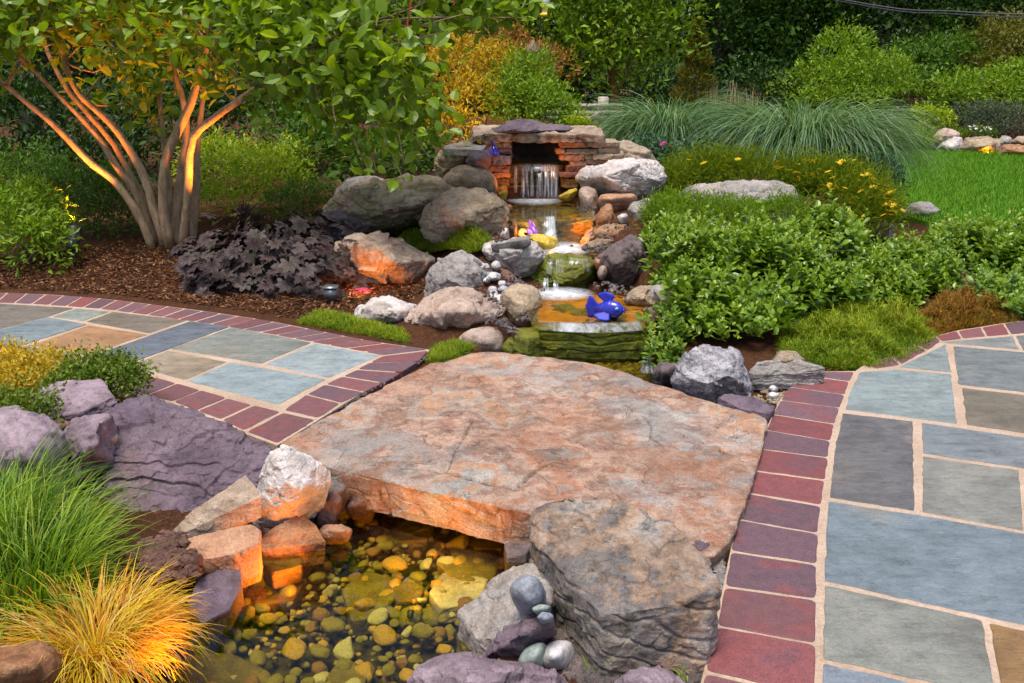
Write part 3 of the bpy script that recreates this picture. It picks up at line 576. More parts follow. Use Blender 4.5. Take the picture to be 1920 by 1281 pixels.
# ------------------------------------------------------------------ stones
def hull_planes(Q):
    bm = bmesh.new(); [bm.verts.new(q) for q in Q]; bmesh.ops.convex_hull(bm, input=bm.verts); bm.normal_update()
    out = []
    for f in bm.faces:
        nn = np.array(f.normal); d = nn@np.array(f.verts[0].co)
        if d < 0: nn, d = -nn, -d
        if d < 1e-4: continue
        if not any((m@nn) > .9985 and abs(d-e) < .02 for m, e in out): out.append((nn, d))
    bm.free(); return np.array([o[0] for o in out]), np.array([o[1] for o in out])
def rock_geo(pts, res=6, p=70, chips=10, rough=.045, strata=None, seed=0, chip=(.74, .93), freq=1.3, fac=.075):
    rng = np.random.default_rng(seed*7+3)
    pts = np.asarray(pts, float); lo, hi = pts.min(0), pts.max(0); c = (lo+hi)/2; ext = (hi-lo)/2
    Q = (pts-c)/ext; N, D = hull_planes(Q); hull = Q
    for _ in range(chips):
        u = rng.normal(size=3); u /= np.linalg.norm(u); s = (hull@u).max()*rng.uniform(*chip); N = np.r_[N, u[None]]; D = np.r_[D, s]
    U, Fc = ico(res); S = np.clip((U@N.T)/D, 0, None); mx = S.max(1)
    r = 1/(mx*((S/mx[:, None])**p).sum(1)**(1/p)); V = U*r[:, None]
    V = ((V-(V.max(0)+V.min(0))/2)/((V.max(0)-V.min(0))/2))*ext
    s = float(np.prod(ext)**(1/3)); o = rng.uniform(-40, 40, 3)
    Nn = vnormals(V, Fc); W = V/s*freq+o
    d = rough*s*(fbm(W, 3, seed)*.9+.7*ridged(W*1.7, 4, seed+9)*.6+.35*fbm(W*5, 3, seed+5))
    if fac: d = d+fac*s*(facets(W*1.15+.25*np.stack([fbm(W*2+q*5, 2, seed) for q in range(3)], 1), seed)+.4*facets(W*2.9, seed+4))
    if strata:
        ax, thick, amp, wp = (*strata, .7)[:4]; ax = np.array(ax, float); ax /= np.linalg.norm(ax)
        h = (V@ax)/thick+wp*fbm(W*.9, 3, seed+2); k = np.floor(h); f = h-k
        lvl = _h(k.astype(np.int64)+1000, np.zeros(len(k), np.int64), np.zeros(len(k), np.int64), seed+1)
        lvl2 = _h(k.astype(np.int64)+1001, np.zeros(len(k), np.int64), np.zeros(len(k), np.int64), seed+1)
        side = 1-np.abs(Nn@ax)**2
        d = d+amp*side*(lvl+(lvl2-lvl)*sstep(.8, 1., f)-.9*np.exp(-((f-.9)/.07)**2))
    return V+Nn*d[:, None]+c, Fc
_seed = [11]
def stone(label, mat, pts, name='boulder', cat='boulder', group=None, parent=None, post=None, attrs=None, **k):
    _seed[0] += 1; k.setdefault('seed', _seed[0])
    V, Fc = rock_geo(pts, **k)
    if post: V = post(V)
    o = obj(name, V, [Fc], M[mat], parent, loc=None if parent else V.mean(0), attrs=attrs(V) if attrs else None)
    return o if parent else tag(o, label, cat, group)
def Bq(outline, T, zb=None, y0=None, sink=.06):
    """point cloud of a boulder whose outline is seen at the given pixels; T half depth in metres."""
    sink = min(sink, .4*T); O = np.array(outline, float); c = O.mean(0); O = c+(O-c)*1.06; k = O[:, 1].argmax()
    if y0 is None:
        g = ground_at(*O[k]) if zb is None else at(*O[k], zb); y0 = g[1]+.55*T
    rg = np.random.default_rng(int(abs(O.sum())))
    R = lambda s, dy, j=.12: [atd(*(c+(q-c)*s*rg.uniform(1-j, 1+j*.4)), y0+dy*rg.uniform(1-2*j, 1+j)) for q in O]
    P = R(1, 0, 0)+R(.8, -.62*T)+R(.3, -T, .3)+R(.72, .9*T)
    P = np.array(P); lo = P[:, 2].min(); low = P[P[:, 2] < lo+.35*(P[:, 2].max()-lo)]
    return np.concatenate((P, low-(0, 0, sink)))
def B(label, mat, outline, T, zb=None, y0=None, sink=.06, **k): return stone(label, mat, Bq(outline, T, zb, y0, sink), **k)
def Kq(top, h, z=None, flare=1.0, shift=(0, 0)):
    """point cloud of a block: top polygon of (px, py, z) and a bottom h below it."""
    P = np.array([at(q[0], q[1], q[2] if len(q) > 2 else z) for q in top]); c = P.mean(0); Bt = P.copy()
    Bt[:, :2] = c[:2]+(P[:, :2]-c[:2])*flare+np.array(shift); Bt[:, 2] -= h
    return np.concatenate((P, Bt))
def K(label, mat, top, h, z=None, flare=1.0, shift=(0, 0), **k):
    k.setdefault('p', 90); k.setdefault('chips', 4); k.setdefault('chip', (.93, .985)); k.setdefault('rough', .03); k.setdefault('fac', .04)
    return stone(label, mat, Kq(top, h, z, flare, shift), **k)
def Sx(label, mat, x0, x1, y0, y1, d, depth=.3, **k):
    """flat stone of a dry stack: its front face fills a pixel box at distance d."""
    rng = np.random.default_rng(int(x0*7+y0*13)); P = []
    for px, py in ((x0, y0), (x1, y0), (x1, y1), (x0, y1)):
        a = atd(px+rng.uniform(-2, 2), py+rng.uniform(-.8, .8), d+rng.uniform(-.02, .02)); b = a.copy(); b[1] += depth; P += [a, b]
    k.setdefault('name', 'stacked_stone'); k.setdefault('cat', 'stone'); k.setdefault('p', 26); k.setdefault('res', 5); k.setdefault('chips', 5); k.setdefault('chip', (.9, .98)); k.setdefault('rough', .05)
    return stone(label, mat, P, **k)

# the slab bridge: one huge flat stone, with a broken upper layer
LAM = [at(*p, .03)[:2] for p in ((838, 888), (852, 850), (884, 790), (960, 800), (990, 850), (1017, 876), (968, 918))]
CRK = [at(*p, .03)[:2] for p in ((884, 786), (870, 820), (852, 850), (838, 888), (900, 905), (968, 918), (1017, 876))]
CRKS = [CRK]+[[at(*p, .03)[:2] for p in L] for L in (((838, 888), (790, 879), (750, 880)), ((1017, 876), (1040, 866), (1062, 868)), ((1205, 780), (1222, 800), (1219, 822), (1240, 838)))]
def slab_attrs(V):
    d = np.full(len(V), 9.)
    for L in CRKS:
        for a, b in zip(L[:-1], L[1:]):
            e = b-a; t = np.clip(((V[:, :2]-a)@e)/(e@e), 0, 1); d = np.minimum(d, np.linalg.norm(V[:, :2]-a-t[:, None]*e, axis=1))
    return {'crk': np.where(V[:, 2] > -.02, d, 9.)}
def slab_post(V):
    s = poly_sdf(V[:, :2], LAM); top = V[:, 2] > -.01
    yb = at(900, 800, .03)[1]; fade = sstep(yb+.05, yb-.2, V[:, 1])
    V[:, 2] += top*.009*(1-sstep(-.008, .006, s))*fade
    d = np.full(len(V), 9.)
    for a, b in zip(CRK[:-1], CRK[1:]):
        e = b-a; t = np.clip(((V[:, :2]-a)@e)/(e@e), 0, 1); d = np.minimum(d, np.linalg.norm(V[:, :2]-a-t[:, None]*e, axis=1))
    V[:, 2] -= top*.008*np.exp(-(d/.006)**2)
    q = V[:, 0]*.3+V[:, 1]; P = np.stack((V[:, 0]*2.2, V[:, 1]*2.2, V[:, 2]*0), 1)
    h = fbm(P, 4, 77)*2.2; k = np.floor(h); f = h-k
    V[:, 2] += top*.004*(k+sstep(.86, 1., f))*.8
    return V
K('huge flat rust and grey stone slab bridging the stream', 'slab', [(526, 834), (660, 757), (800, 682), (890, 661), (960, 663), (1060, 674), (1115, 683), (1200, 715), (1300, 754), (1433, 785), (1427, 840), (1392, 935), (1366, 1010), (1330, 1040), (1000, 962), (800, 921), (620, 880)], .135, .03, .985, name='slab_bridge', cat='stone bridge', res=8, p=90, chips=0, rough=.014, fac=.014, post=slab_post, attrs=slab_attrs, strata=((.1, .05, 1), .05, .0022, 1.6), freq=1.6)

# the stones of the stream
K('wide mossy ledge stone the stream spills over, blue fish on top', 'mossy', [(994, 612, .055), (1110, 616, .055), (1228, 612, .055), (1222, 578, .055), (1120, 570, .055), (1010, 577, .055)], .36, .055, .97, name='ledge_stone', cat='ledge stone', res=7, p=40, rough=.03, strata=((0, .03, 1), .045, .010, .35))
K('orange brown flat stone with amber lamp glow in its colour, bed of the ledge pool', 'wet_lit_orange', [(1008, 602, .06), (1110, 604, .06), (1218, 602, .06), (1216, 566, .06), (1150, 552, .06), (1010, 556, .06)], .05, name='flat_stone', cat='stone', res=6, rough=.01, fac=.006, p=60)
K('small low mossy step at the ledge corner', 'mossy', [(963, 615, .03), (1004, 613, .03), (1012, 627, .03), (990, 632, .03), (965, 628, .03)], .3, .03, 1.1, name='step_stone', cat='stone', res=5)
B('rounded moss covered boulder in the middle of the stream', 'mossy', [(1003, 524), (1018, 489), (1045, 479), (1101, 478), (1124, 491), (1122, 521), (1103, 545), (1054, 549), (1024, 546)], .24, y0=5.68, res=6, p=70, rough=.06, strata=((.2, 0, 1), .05, .012))
K('wet grey ledge under the upper waterfall', 'wet_grey', [(945, 413, .335), (1030, 414, .335), (1120, 411, .335), (1110, 392, .34), (1080, 380, .34), (1028, 379, .34), (965, 384, .335)], .22, .335, .98, name='ledge_stone', cat='ledge stone', res=6, rough=.04)
Sx('amber wet stone face right of the lower waterfall', 'wet_lit_orange', 1042, 1112, 412, 441, 6.27, .2, name='rock', strata=((0, 0, 1), .03, .006))
Sx('amber stone at the back of the lit recess', 'wet_lit_orange', 950, 1000, 414, 446, 6.35, .2, name='rock')
Sx('dark wet stone behind the lower waterfall', 'wet_brown', 995, 1050, 412, 470, 6.34, .2, name='rock')
Sx('upper brown ledge behind the falling water', 'wet_brown', 953, 1047, 329, 346, 7.15, .3, strata=((0, 0, 1), .02, .008))
Sx('lower brown ledge behind the falling water', 'wet_brown', 950, 1049, 346, 369, 7.12, .3, strata=((0, 0, 1), .02, .008))
Sx('spill stone where the upper waterfall starts', 'wet_brown', 948, 1058, 309, 330, 7.17, .7, rough=.03)
Sx('dark rock closing the back of the cave', 'dark', 930, 1070, 255, 330, 7.86, .25, name='rock')
# cap, lintel and stacked walls of the cave
B('low domed purple stone capping the cave', 'purple', [(913, 249), (930, 238), (960, 231), (998, 227), (1050, 237), (1069, 244), (1050, 250), (984, 256), (921, 255)], .3, y0=7.28, name='cap_stone', cat='stone', res=6, p=60, rough=.04, chips=3, sink=.0)
Sx('long flat lintel stone over the cave mouth', 'ledge', 882, 1137, 250, 267, 7.0, .85, name='lintel_stone', res=6, rough=.03)
for i, (x0, x1, y0, y1, d, m, lab) in enumerate([
    (1049, 1099, 266, 277, 7.02, 'rust', 'small rusty stone under the lintel, right of the cave mouth'),
    (1097, 1160, 267, 277, 7.03, 'ledge', 'long tan stone under the right end of the lintel'),
    (1043, 1060, 279, 289, 7.02, 'rust', 'tiny rusty stone at the right rim of the cave mouth'),
    (1059, 1120, 279, 289, 7.03, 'tan', 'tan stone in the second row right of the cave'),
    (1120, 1162, 278, 289, 7.05, 'tan', 'outer tan stone in the second row right of the cave'),
    (1051, 1096, 290, 302, 7.02, 'orange', 'orange brown stone in the third row right of the cave'),
    (1095, 1116, 289, 299, 7.06, 'tan', 'short tan stone between two longer ones in the third row'),
    (1113, 1172, 289, 300, 7.03, 'tan', 'long brown stone ending the third row right of the cave'),
    (1068, 1100, 302, 311, 7.03, 'rust', 'rusty wedge below the third row right of the cave'),
    (1099, 1172, 300, 308, 7.06, 'ledge', 'thin tan sliver resting above the pale boulder'),
    (1063, 1110, 311, 324, 7.04, 'darkred', 'dark red flat stone right of the upper waterfall'),
    (1100, 1135, 307, 318, 7.08, 'darkred', 'small dark red stone tucked behind the pale boulder'),
    (1050, 1090, 324, 334, 7.02, 'darkred', 'dark red flat stone low beside the upper waterfall'),
    (1050, 1086, 335, 352, 7.05, 'wet_brown', 'brown wet stone beside the foot of the upper waterfall')]):
    Sx(lab, m, x0, x1, y0, y1, d, .32)
for x0, x1, y0, y1, d, m, lab in [
    (905, 958, 268, 279, 7.05, 'ledge', 'flat tan stone under the left end of the lintel'),
    (934, 960, 279, 291, 7.04, 'purple', 'purple stone left of the cave mouth beside the blue ornament'),
    (905, 958, 292, 309, 7.02, 'purple', 'broad purple stone in the wall left of the cave'),
    (908, 957, 310, 323, 7.03, 'darkred', 'dark red stone in the wall left of the waterfall'),
    (925, 956, 323, 334, 7.03, 'orange', 'orange lit stone left of the waterfall'),
    (928, 955, 334, 349, 7.03, 'wet_brown', 'brown stone at the foot of the left wall'),
    (925, 952, 349, 368, 7.0, 'wet_brown', 'wet dark stone left of the waterfall pool')]:
    Sx(lab, m, x0, x1, y0, y1, d, .32)
B('small purple rock on the wall left of the blue ornament', 'purple', [(872, 289), (880, 281), (900, 279), (922, 287), (918, 300), (893, 307), (874, 301)], .16, y0=6.95, res=5, rough=.06)
B('pale layered rock with moss at the left end of the cave wall', 'tan_moss', [(815, 306), (828, 283), (870, 272), (905, 274), (912, 300), (900, 318), (850, 326), (820, 324)], .3, y0=7.25, res=6, strata=((.1, 0, 1), .04, .015))
K('flat grey stone topping the left cave wall', 'grey', [(830, 279, .76), (905, 281, .76), (912, 272, .78), (860, 270, .78), (838, 272, .77)], .05, name='flat_stone', cat='stone', res=5)
B('pale ribbed rock behind the right stacked wall', 'ledge', [(1158, 268), (1190, 268), (1215, 280), (1232, 302), (1228, 325), (1170, 330), (1155, 300)], .3, y0=7.42, res=6, strata=((.3, 0, 1), .035, .014))
B('big pale rounded boulder right of the waterfall', 'white', [(1088, 335), (1096, 322), (1148, 306), (1216, 299), (1237, 314), (1249, 334), (1239, 352), (1216, 366), (1195, 371), (1148, 364), (1103, 350)], .33, y0=6.95, res=7, p=70, rough=.045, strata=((.35, .1, 1), .07, .01))
B('smooth pink and orange upright boulder by the waterfall pool', 'pink', [(1086, 358), (1096, 351), (1117, 360), (1122, 379), (1120, 398), (1108, 404), (1094, 394), (1087, 376)], .1, y0=6.72, res=6, fac=.012, p=9, rough=.03, chips=3)
B('flat rounded orange brown stone under the pale boulder', 'orange', [(1123, 371), (1129, 364), (1160, 362), (1188, 363), (1193, 372), (1185, 383), (1143, 387), (1127, 382)], .12, y0=6.65, res=5, fac=.012, p=9, rough=.03, chips=2)
B('grey rounded rock half hidden by shrub leaves', 'grey', [(1180, 395), (1190, 380), (1210, 373), (1232, 378), (1240, 400), (1225, 420), (1190, 420)], .15, y0=6.5, res=5)
B('pointed brown rock leaning right of the lower waterfall', 'rust', [(1106, 425), (1125, 403), (1141, 385), (1155, 412), (1157, 430), (1112, 436)], .13, y0=6.4, res=5, p=60, rough=.05)
B('blocky brown rock below the pointed one', 'rust', [(1108, 430), (1131, 420), (1171, 421), (1177, 432), (1164, 448), (1115, 450), (1104, 440)], .13, y0=6.3, res=5, p=60, rough=.05)
B('small orange lit rock at the stream edge', 'orange', [(1090, 452), (1097, 438), (1110, 428), (1114, 445), (1108, 460), (1094, 463)], .06, y0=6.15, res=5)
K('flat tan stone jutting over the lower pool', 'ledge', [(1090, 463, .22), (1098, 455, .24), (1120, 448, .27), (1150, 449, .27), (1152, 457, .24), (1125, 464, .22)], .07, name='flat_stone', cat='stone', res=5, rough=.05)
B('dark mossy stone under the flat tan one', 'wet_brown', [(1092, 470), (1110, 465), (1150, 462), (1165, 470), (1150, 488), (1110, 490)], .12, y0=6.0, res=5)
B('white pebble sized stone beside the pointed rock', 'pebble_white', [(1157, 408), (1166, 401), (1176, 402), (1177, 412), (1166, 416)], .05, y0=6.3, res=4, name='stone', cat='stone', p=8)
B('large dark purple brown rock on the right bank', 'dark', [(1121, 486), (1150, 465), (1168, 455), (1183, 445), (1199, 452), (1206, 478), (1200, 510), (1185, 526), (1143, 521), (1133, 505)], .2, y0=5.62, res=6, p=60, rough=.05)
B('small orange pebble resting against the dark rock', 'orange', [(1114, 492), (1119, 485), (1127, 489), (1127, 499), (1118, 501)], .035, y0=5.5, res=4, name='pebble', cat='pebble', p=8)
B('tan oval pebble below the small orange one', 'pink', [(1121, 505), (1127, 498), (1136, 500), (1138, 512), (1131, 520), (1122, 517)], .04, y0=5.45, res=4, name='pebble', cat='pebble', p=8)
B('brown layered rock right of the ledge pool', 'tan', [(1170, 564), (1184, 545), (1210, 537), (1226, 536), (1240, 560), (1236, 580), (1205, 578), (1180, 574)], .14, y0=5.1, res=6, rough=.06)
B('grey rock half under the shrub beside the ledge pool', 'grey', [(1222, 540), (1245, 530), (1275, 545), (1285, 590), (1265, 640), (1235, 600)], .15, y0=5.05, res=6)
B('dark purple angular rock at the right end of the ledge', 'dark', [(1203, 580), (1222, 574), (1240, 580), (1250, 606), (1246, 625), (1232, 618), (1214, 598)], .1, y0=4.9, res=5, p=60)
B('dark rock below the shrub at the slab back edge', 'dark', [(1222, 702), (1240, 680), (1268, 684), (1272, 722), (1240, 728)], .12, y0=4.1, res=5, p=60)
# left bank
B('round tan boulder with an orange lit side, left of the waterfall', 'tan', [(832, 336), (843, 318), (867, 310), (900, 311), (918, 323), (930, 334), (928, 351), (918, 360), (890, 357), (848, 347)], .2, y0=6.9, res=6, fac=.012, p=10, rough=.04)
B('small white stone on the big tan boulder', 'pebble_white', [(888, 360), (894, 353), (910, 353), (915, 361), (900, 367)], .06, y0=6.5, res=4, name='stone', cat='stone', p=8)
B('big tan boulder left of the middle pool', 'tan', [(790, 415), (800, 390), (830, 366), (880, 359), (928, 367), (948, 383), (951, 430), (944, 448), (905, 458), (840, 452), (800, 440)], .33, y0=6.35, res=7, p=70, rough=.05, strata=((.2, 0, 1), .09, .01))
B('long brown layered boulder under the tree leaves', 'tan_moss', [(610, 395), (640, 358), (700, 342), (780, 337), (835, 338), (870, 352), (850, 385), (800, 410), (740, 430), (690, 425), (640, 410)], .4, y0=7.0, res=7, p=70, rough=.05, strata=((.25, .1, 1), .08, .02))
B('grey flat topped rock behind the brown boulder', 'grey', [(630, 360), (650, 340), (690, 330), (720, 340), (700, 365), (650, 375)], .2, y0=7.7, res=5)
B('dark low rock behind the coral bells', 'dark', [(588, 425), (610, 405), (650, 396), (690, 402), (700, 428), (650, 442), (600, 440)], .2, y0=6.75, res=5, p=60)
B('boulder with a glowing orange face beside the coral bells', 'ledge', [(638, 470), (650, 448), (673, 439), (720, 444), (755, 464), (812, 484), (792, 512), (767, 532), (683, 530), (660, 510)], .27, y0=6.0, res=7, p=70, rough=.05)
B('smooth grey boulder behind the white pebbles', 'grey', [(800, 552), (806, 510), (835, 486), (865, 473), (885, 488), (905, 508), (925, 527), (917, 556), (860, 566)], .22, y0=5.45, res=6, p=70, rough=.045)
B('white and tan boulder at the left of the mossy boulder', 'white', [(913, 478), (924, 463), (970, 451), (998, 449), (1016, 459), (1031, 487), (1026, 503), (970, 518), (940, 508)], .2, y0=5.75, res=7, p=70, rough=.05)
B('reddish slab under the white boulder', 'darkred', [(930, 503), (955, 508), (985, 533), (975, 548), (945, 540)], .1, y0=5.55, res=5, p=60)
B('round pitted tan boulder beside the ledge pool', 'tan', [(942, 550), (961, 535), (989, 535), (1006, 545), (1014, 570), (1010, 590), (993, 605), (968, 605), (954, 582)], .15, y0=5.0, res=6, fac=.012, p=9, rough=.05)
B('long wide pinkish boulder above the left brick border', 'pink', [(765, 590), (775, 574), (840, 545), (873, 540), (930, 557), (944, 577), (942, 600), (907, 618), (840, 634), (790, 630), (765, 610)], .25, y0=4.95, res=7, p=70, rough=.06)
B('pale low boulder at the left tip of the pinkish one', 'white', [(664, 594), (680, 575), (703, 563), (740, 560), (775, 574), (785, 600), (740, 606), (700, 603)], .2, y0=5.1, res=6, p=70, rough=.06)
B('small rounded pale boulder at the corner of the slab', 'pink', [(862, 636), (876, 618), (921, 613), (938, 622), (944, 642), (940, 664), (909, 662), (870, 655)], .12, y0=4.65, res=6, fac=.012, p=9, rough=.035)
B('dark purple shard above the small pale boulder', 'dark', [(905, 607), (930, 600), (951, 596), (961, 610), (959, 637), (942, 630)], .08, y0=4.85, res=5, p=60)
B('dark mossy stone left under the ledge', 'mossy', [(943, 642), (960, 634), (985, 655), (996, 672), (948, 672)], .12, y0=4.6, res=5, p=60)
K('thin grey stone above the white boulder', 'grey', [(920, 457, .3), (990, 441, .36), (996, 446, .36), (985, 452, .33), (940, 461, .29)], .05, name='flat_stone', cat='stone', res=5)
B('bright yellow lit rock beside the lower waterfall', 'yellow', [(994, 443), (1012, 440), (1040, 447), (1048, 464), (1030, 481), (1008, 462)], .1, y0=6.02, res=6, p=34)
B('white stone left of the lit recess', 'pebble_white', [(939, 440), (945, 428), (953, 430), (955, 446), (945, 452)], .05, y0=6.1, res=4, name='stone', cat='stone', p=8)
B('red brown upright sliver in the lit recess', 'darkred', [(960, 430), (963, 414), (968, 416), (970, 440), (964, 444)], .03, y0=6.2, res=4, p=60)
B('small orange stone in the lit recess', 'orange', [(970, 438), (976, 428), (985, 430), (988, 440), (978, 446)], .04, y0=6.2, res=4, p=9)
B('yellow leaf shaped stone left of the waterfall pool', 'yellow', [(935, 364), (946, 356), (952, 359), (948, 369), (940, 372)], .05, y0=6.8, res=4)
B('mossy yellow wedge right of the waterfall pool', 'yellow', [(1048, 369), (1060, 362), (1082, 354), (1080, 364), (1066, 371)], .07, y0=6.85, res=5, p=20)
B('small rusty stone at the left edge of the wet ledge', 'rust', [(947, 396), (953, 383), (960, 386), (960, 394), (950, 400)], .04, y0=6.55, res=4, p=14)
# white pebbles spilling between the boulders
for k, (x, y, r) in enumerate([(889, 489, 6), (897, 494, 7), (907, 499, 8), (902, 508, 7), (915, 501, 8), (928, 500, 9), (912, 515, 7), (929, 517, 12), (921, 527, 7), (912, 524, 5), (935, 531, 9), (925, 541, 7), (939, 543, 10), (926, 551, 12), (938, 556, 9), (943, 566, 8), (920, 513, 6), (906, 521, 5)]):
    g = atd(x, y, 5.22+(540-y)*.006); g = g+np.r_[RNG.normal(0, .012), RNG.normal(0, .03), 0]; s = r*1.0*g[1]/F
    U, Fc = ico(4); V = U*s*1.25*RNG.uniform(.7, 1.1, 3)*(1, 1, .75)*(1+.16*noise3(U*1.4+k*9.1, 5))[:, None]
    tag(obj('pebble', V+g, [Fc], M['pebble_white' if k % 3 else 'pebble_grey'], loc=g), 'white pebble in the trickle beside the grey boulder' if k % 3 else 'grey pebble in the trickle beside the grey boulder', 'pebble', 'pebbles spilling between the boulders')
B('dark underlying stone beneath the white pebbles', 'dark', [(880, 500), (900, 490), (935, 520), (950, 560), (940, 600), (925, 590), (905, 540)], .12, y0=5.5, res=5, chips=2)
# right bank beds
K('large flat topped grey white boulder among the daisies', 'grey', [(1273, 358, .44), (1300, 348, .49), (1370, 343, .52), (1455, 340, .53), (1485, 352, .49), (1494, 370, .43), (1450, 379, .41), (1390, 381, .40), (1330, 369, .43)], .24, flare=1.05, res=7, p=22, rough=.06)
B('dark stone peeking between the right shrubs', 'dark', [(1575, 440), (1590, 418), (1640, 410), (1670, 424), (1675, 445), (1620, 452)], .2, res=5)
B('small grey stone behind the shrubs at the lawn edge', 'grey', [(1690, 400), (1705, 385), (1740, 380), (1762, 396), (1750, 410), (1710, 412)], .2, res=5)
B('pale stone showing through the shrub front', 'white', [(1408, 600), (1425, 588), (1443, 586), (1450, 604), (1430, 614)], .08, res=5)
B('white and grey speckled boulder behind the slab', 'greywhite', [(1263, 712), (1288, 672), (1310, 656), (1347, 650), (1375, 662), (1396, 690), (1417, 724), (1414, 738), (1330, 743), (1284, 732)], .17, zb=-.02, res=7, p=70, rough=.06)
K('flat pointed grey stone beside the speckled boulder', 'grey', [(1402, 700, .06), (1422, 680, .1), (1480, 668, .12), (1548, 690, .075), (1493, 700, .06), (1420, 706, .05)], .07, name='flat_stone', cat='stone', res=6, rough=.05, strata=((.1, 0, 1), .02, .005))
B('rounded tan stone behind the flat pointed one', 'tan', [(1440, 680), (1460, 664), (1490, 662), (1505, 676), (1480, 690)], .12, zb=.05, res=5)
K('purple slate wedge between the slab and the brick edge', 'purple', [(1345, 744, .035), (1362, 735, .05), (1410, 744, .05), (1454, 760, .045), (1442, 776, .02), (1390, 768, .02)], .08, name='flat_stone', cat='stone', res=5, rough=.05)
B('white pebble above the purple slate wedge', 'pebble_white', [(1440, 730), (1449, 723), (1460, 729), (1452, 737)], .03, zb=-.02, res=4, name='pebble', cat='pebble', p=6)
B('pale grey pebble beside the purple slate wedge', 'pebble_white', [(1439, 742), (1448, 735), (1460, 741), (1454, 750), (1443, 750)], .03, zb=-.02, res=4, name='pebble', cat='pebble', p=6)
# foreground left
K('huge tilted purple slate slab beside the left path', 'purple', [(118, 875, .0), (160, 800, .13), (205, 772, .18), (258, 733, .21), (312, 768, .19), (400, 795, .15), (508, 830, .065), (502, 872, .03), (478, 912, 0), (330, 990, -.06), (270, 1008, -.08), (212, 962, -.04)], .22, name='slate_slab', cat='slab', res=8, p=120, chips=3, chip=(.94, .99), rough=.02, fac=.045, strata=((.1, .55, 1), .05, .009, 1.2), freq=2.2)
B('grey purple rock left of the tilted slate slab', 'purple_pale', [(88, 850), (125, 802), (200, 786), (215, 812), (200, 860), (120, 900)], .16, zb=.0, res=6, p=60, rough=.06)
K('pinkish flat topped rock beside the golden creeper', 'purple_pale', [(66, 750, .14), (76, 722, .17), (135, 713, .19), (190, 711, .19), (215, 742, .16), (150, 775, .12), (80, 782, .11)], .14, name='rock', cat='rock', res=6, rough=.05)
B('small reddish rock under the pinkish one', 'darkred', [(78, 800), (100, 785), (140, 772), (148, 798), (120, 822), (90, 825)], .08, zb=0, res=5, p=60)
B('small rounded beige stone in a cleft of the slate', 'tan', [(188, 830), (200, 814), (222, 815), (228, 832), (212, 846), (194, 843)], .05, y0=2.95, res=5, p=8)
B('pale lilac rock behind the green grass', 'purple_pale', [(-60, 860), (-20, 790), (40, 775), (100, 800), (118, 850), (110, 920), (0, 930)], .2, zb=0, res=6, p=20)
K('long tan block with a bright orange edge beneath the slate slab', 'ledge', [(325, 994, -.01), (353, 964, .03), (460, 892, .115), (482, 917, .095), (490, 932, .08), (420, 957, .04), (365, 990, -.01), (335, 1004, -.02)], .07, flare=.95, name='rock', cat='rock', res=7, p=140, chips=2, rough=.02, fac=.02)
B('white angular rock at the left foot of the slab bridge', 'white', [(473, 962), (488, 905), (508, 850), (530, 838), (614, 882), (611, 904), (596, 940), (556, 968), (508, 992), (482, 982)], .09, zb=-.1, res=7, p=140, rough=.025, chips=3, fac=.05)
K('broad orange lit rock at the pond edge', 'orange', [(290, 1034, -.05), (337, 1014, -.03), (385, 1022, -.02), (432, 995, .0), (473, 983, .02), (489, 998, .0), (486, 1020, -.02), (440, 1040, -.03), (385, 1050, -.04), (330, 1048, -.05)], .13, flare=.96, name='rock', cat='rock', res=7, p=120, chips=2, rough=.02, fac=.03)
K('rusty flat wedge half in the pond under the white rock', 'rust', [(488, 1010, -.085), (520, 985, -.06), (563, 962, -.035), (592, 985, -.06), (610, 1016, -.10), (560, 1024, -.105), (492, 1032, -.11)], .08, flare=.95, name='rock', cat='rock', res=7, p=120, chips=2, rough=.02, fac=.03)
B('purple brown upright shard beside the rusty wedge', 'darkred', [(588, 982), (600, 945), (622, 922), (640, 935), (634, 965), (622, 990)], .06, zb=WZ, res=5, p=60)
B('small orange pebble at the waterline', 'orange', [(596, 1000), (610, 986), (640, 985), (657, 995), (650, 1008), (610, 1012)], .04, zb=WZ, res=5, p=10)
B('dark purple rock under the slab bridge edge', 'darkred', [(648, 948), (668, 922), (690, 920), (706, 940), (690, 962), (660, 962)], .07, zb=WZ, res=5, p=60)
B('dark brown rock behind the white rock', 'dark', [(585, 935), (600, 905), (640, 900), (660, 930), (640, 960)], .07, zb=WZ, res=5, p=60)
K('half sunk slate with a pale waterline rim', 'purple', [(352, 1130, -.10), (370, 1088, -.08), (410, 1068, -.075), (449, 1062, -.085), (454, 1098, -.11), (430, 1142, -.122), (380, 1170, -.122)], .07, flare=.97, name='rock', cat='rock', res=6, p=120, chips=1, rough=.02, fac=.02)
B('brown rock at the lower left below the golden grass', 'rust', [(-80, 1290), (-40, 1225), (30, 1210), (100, 1222), (115, 1260), (60, 1320), (-20, 1330)], .14, zb=-.05, res=6, p=34)
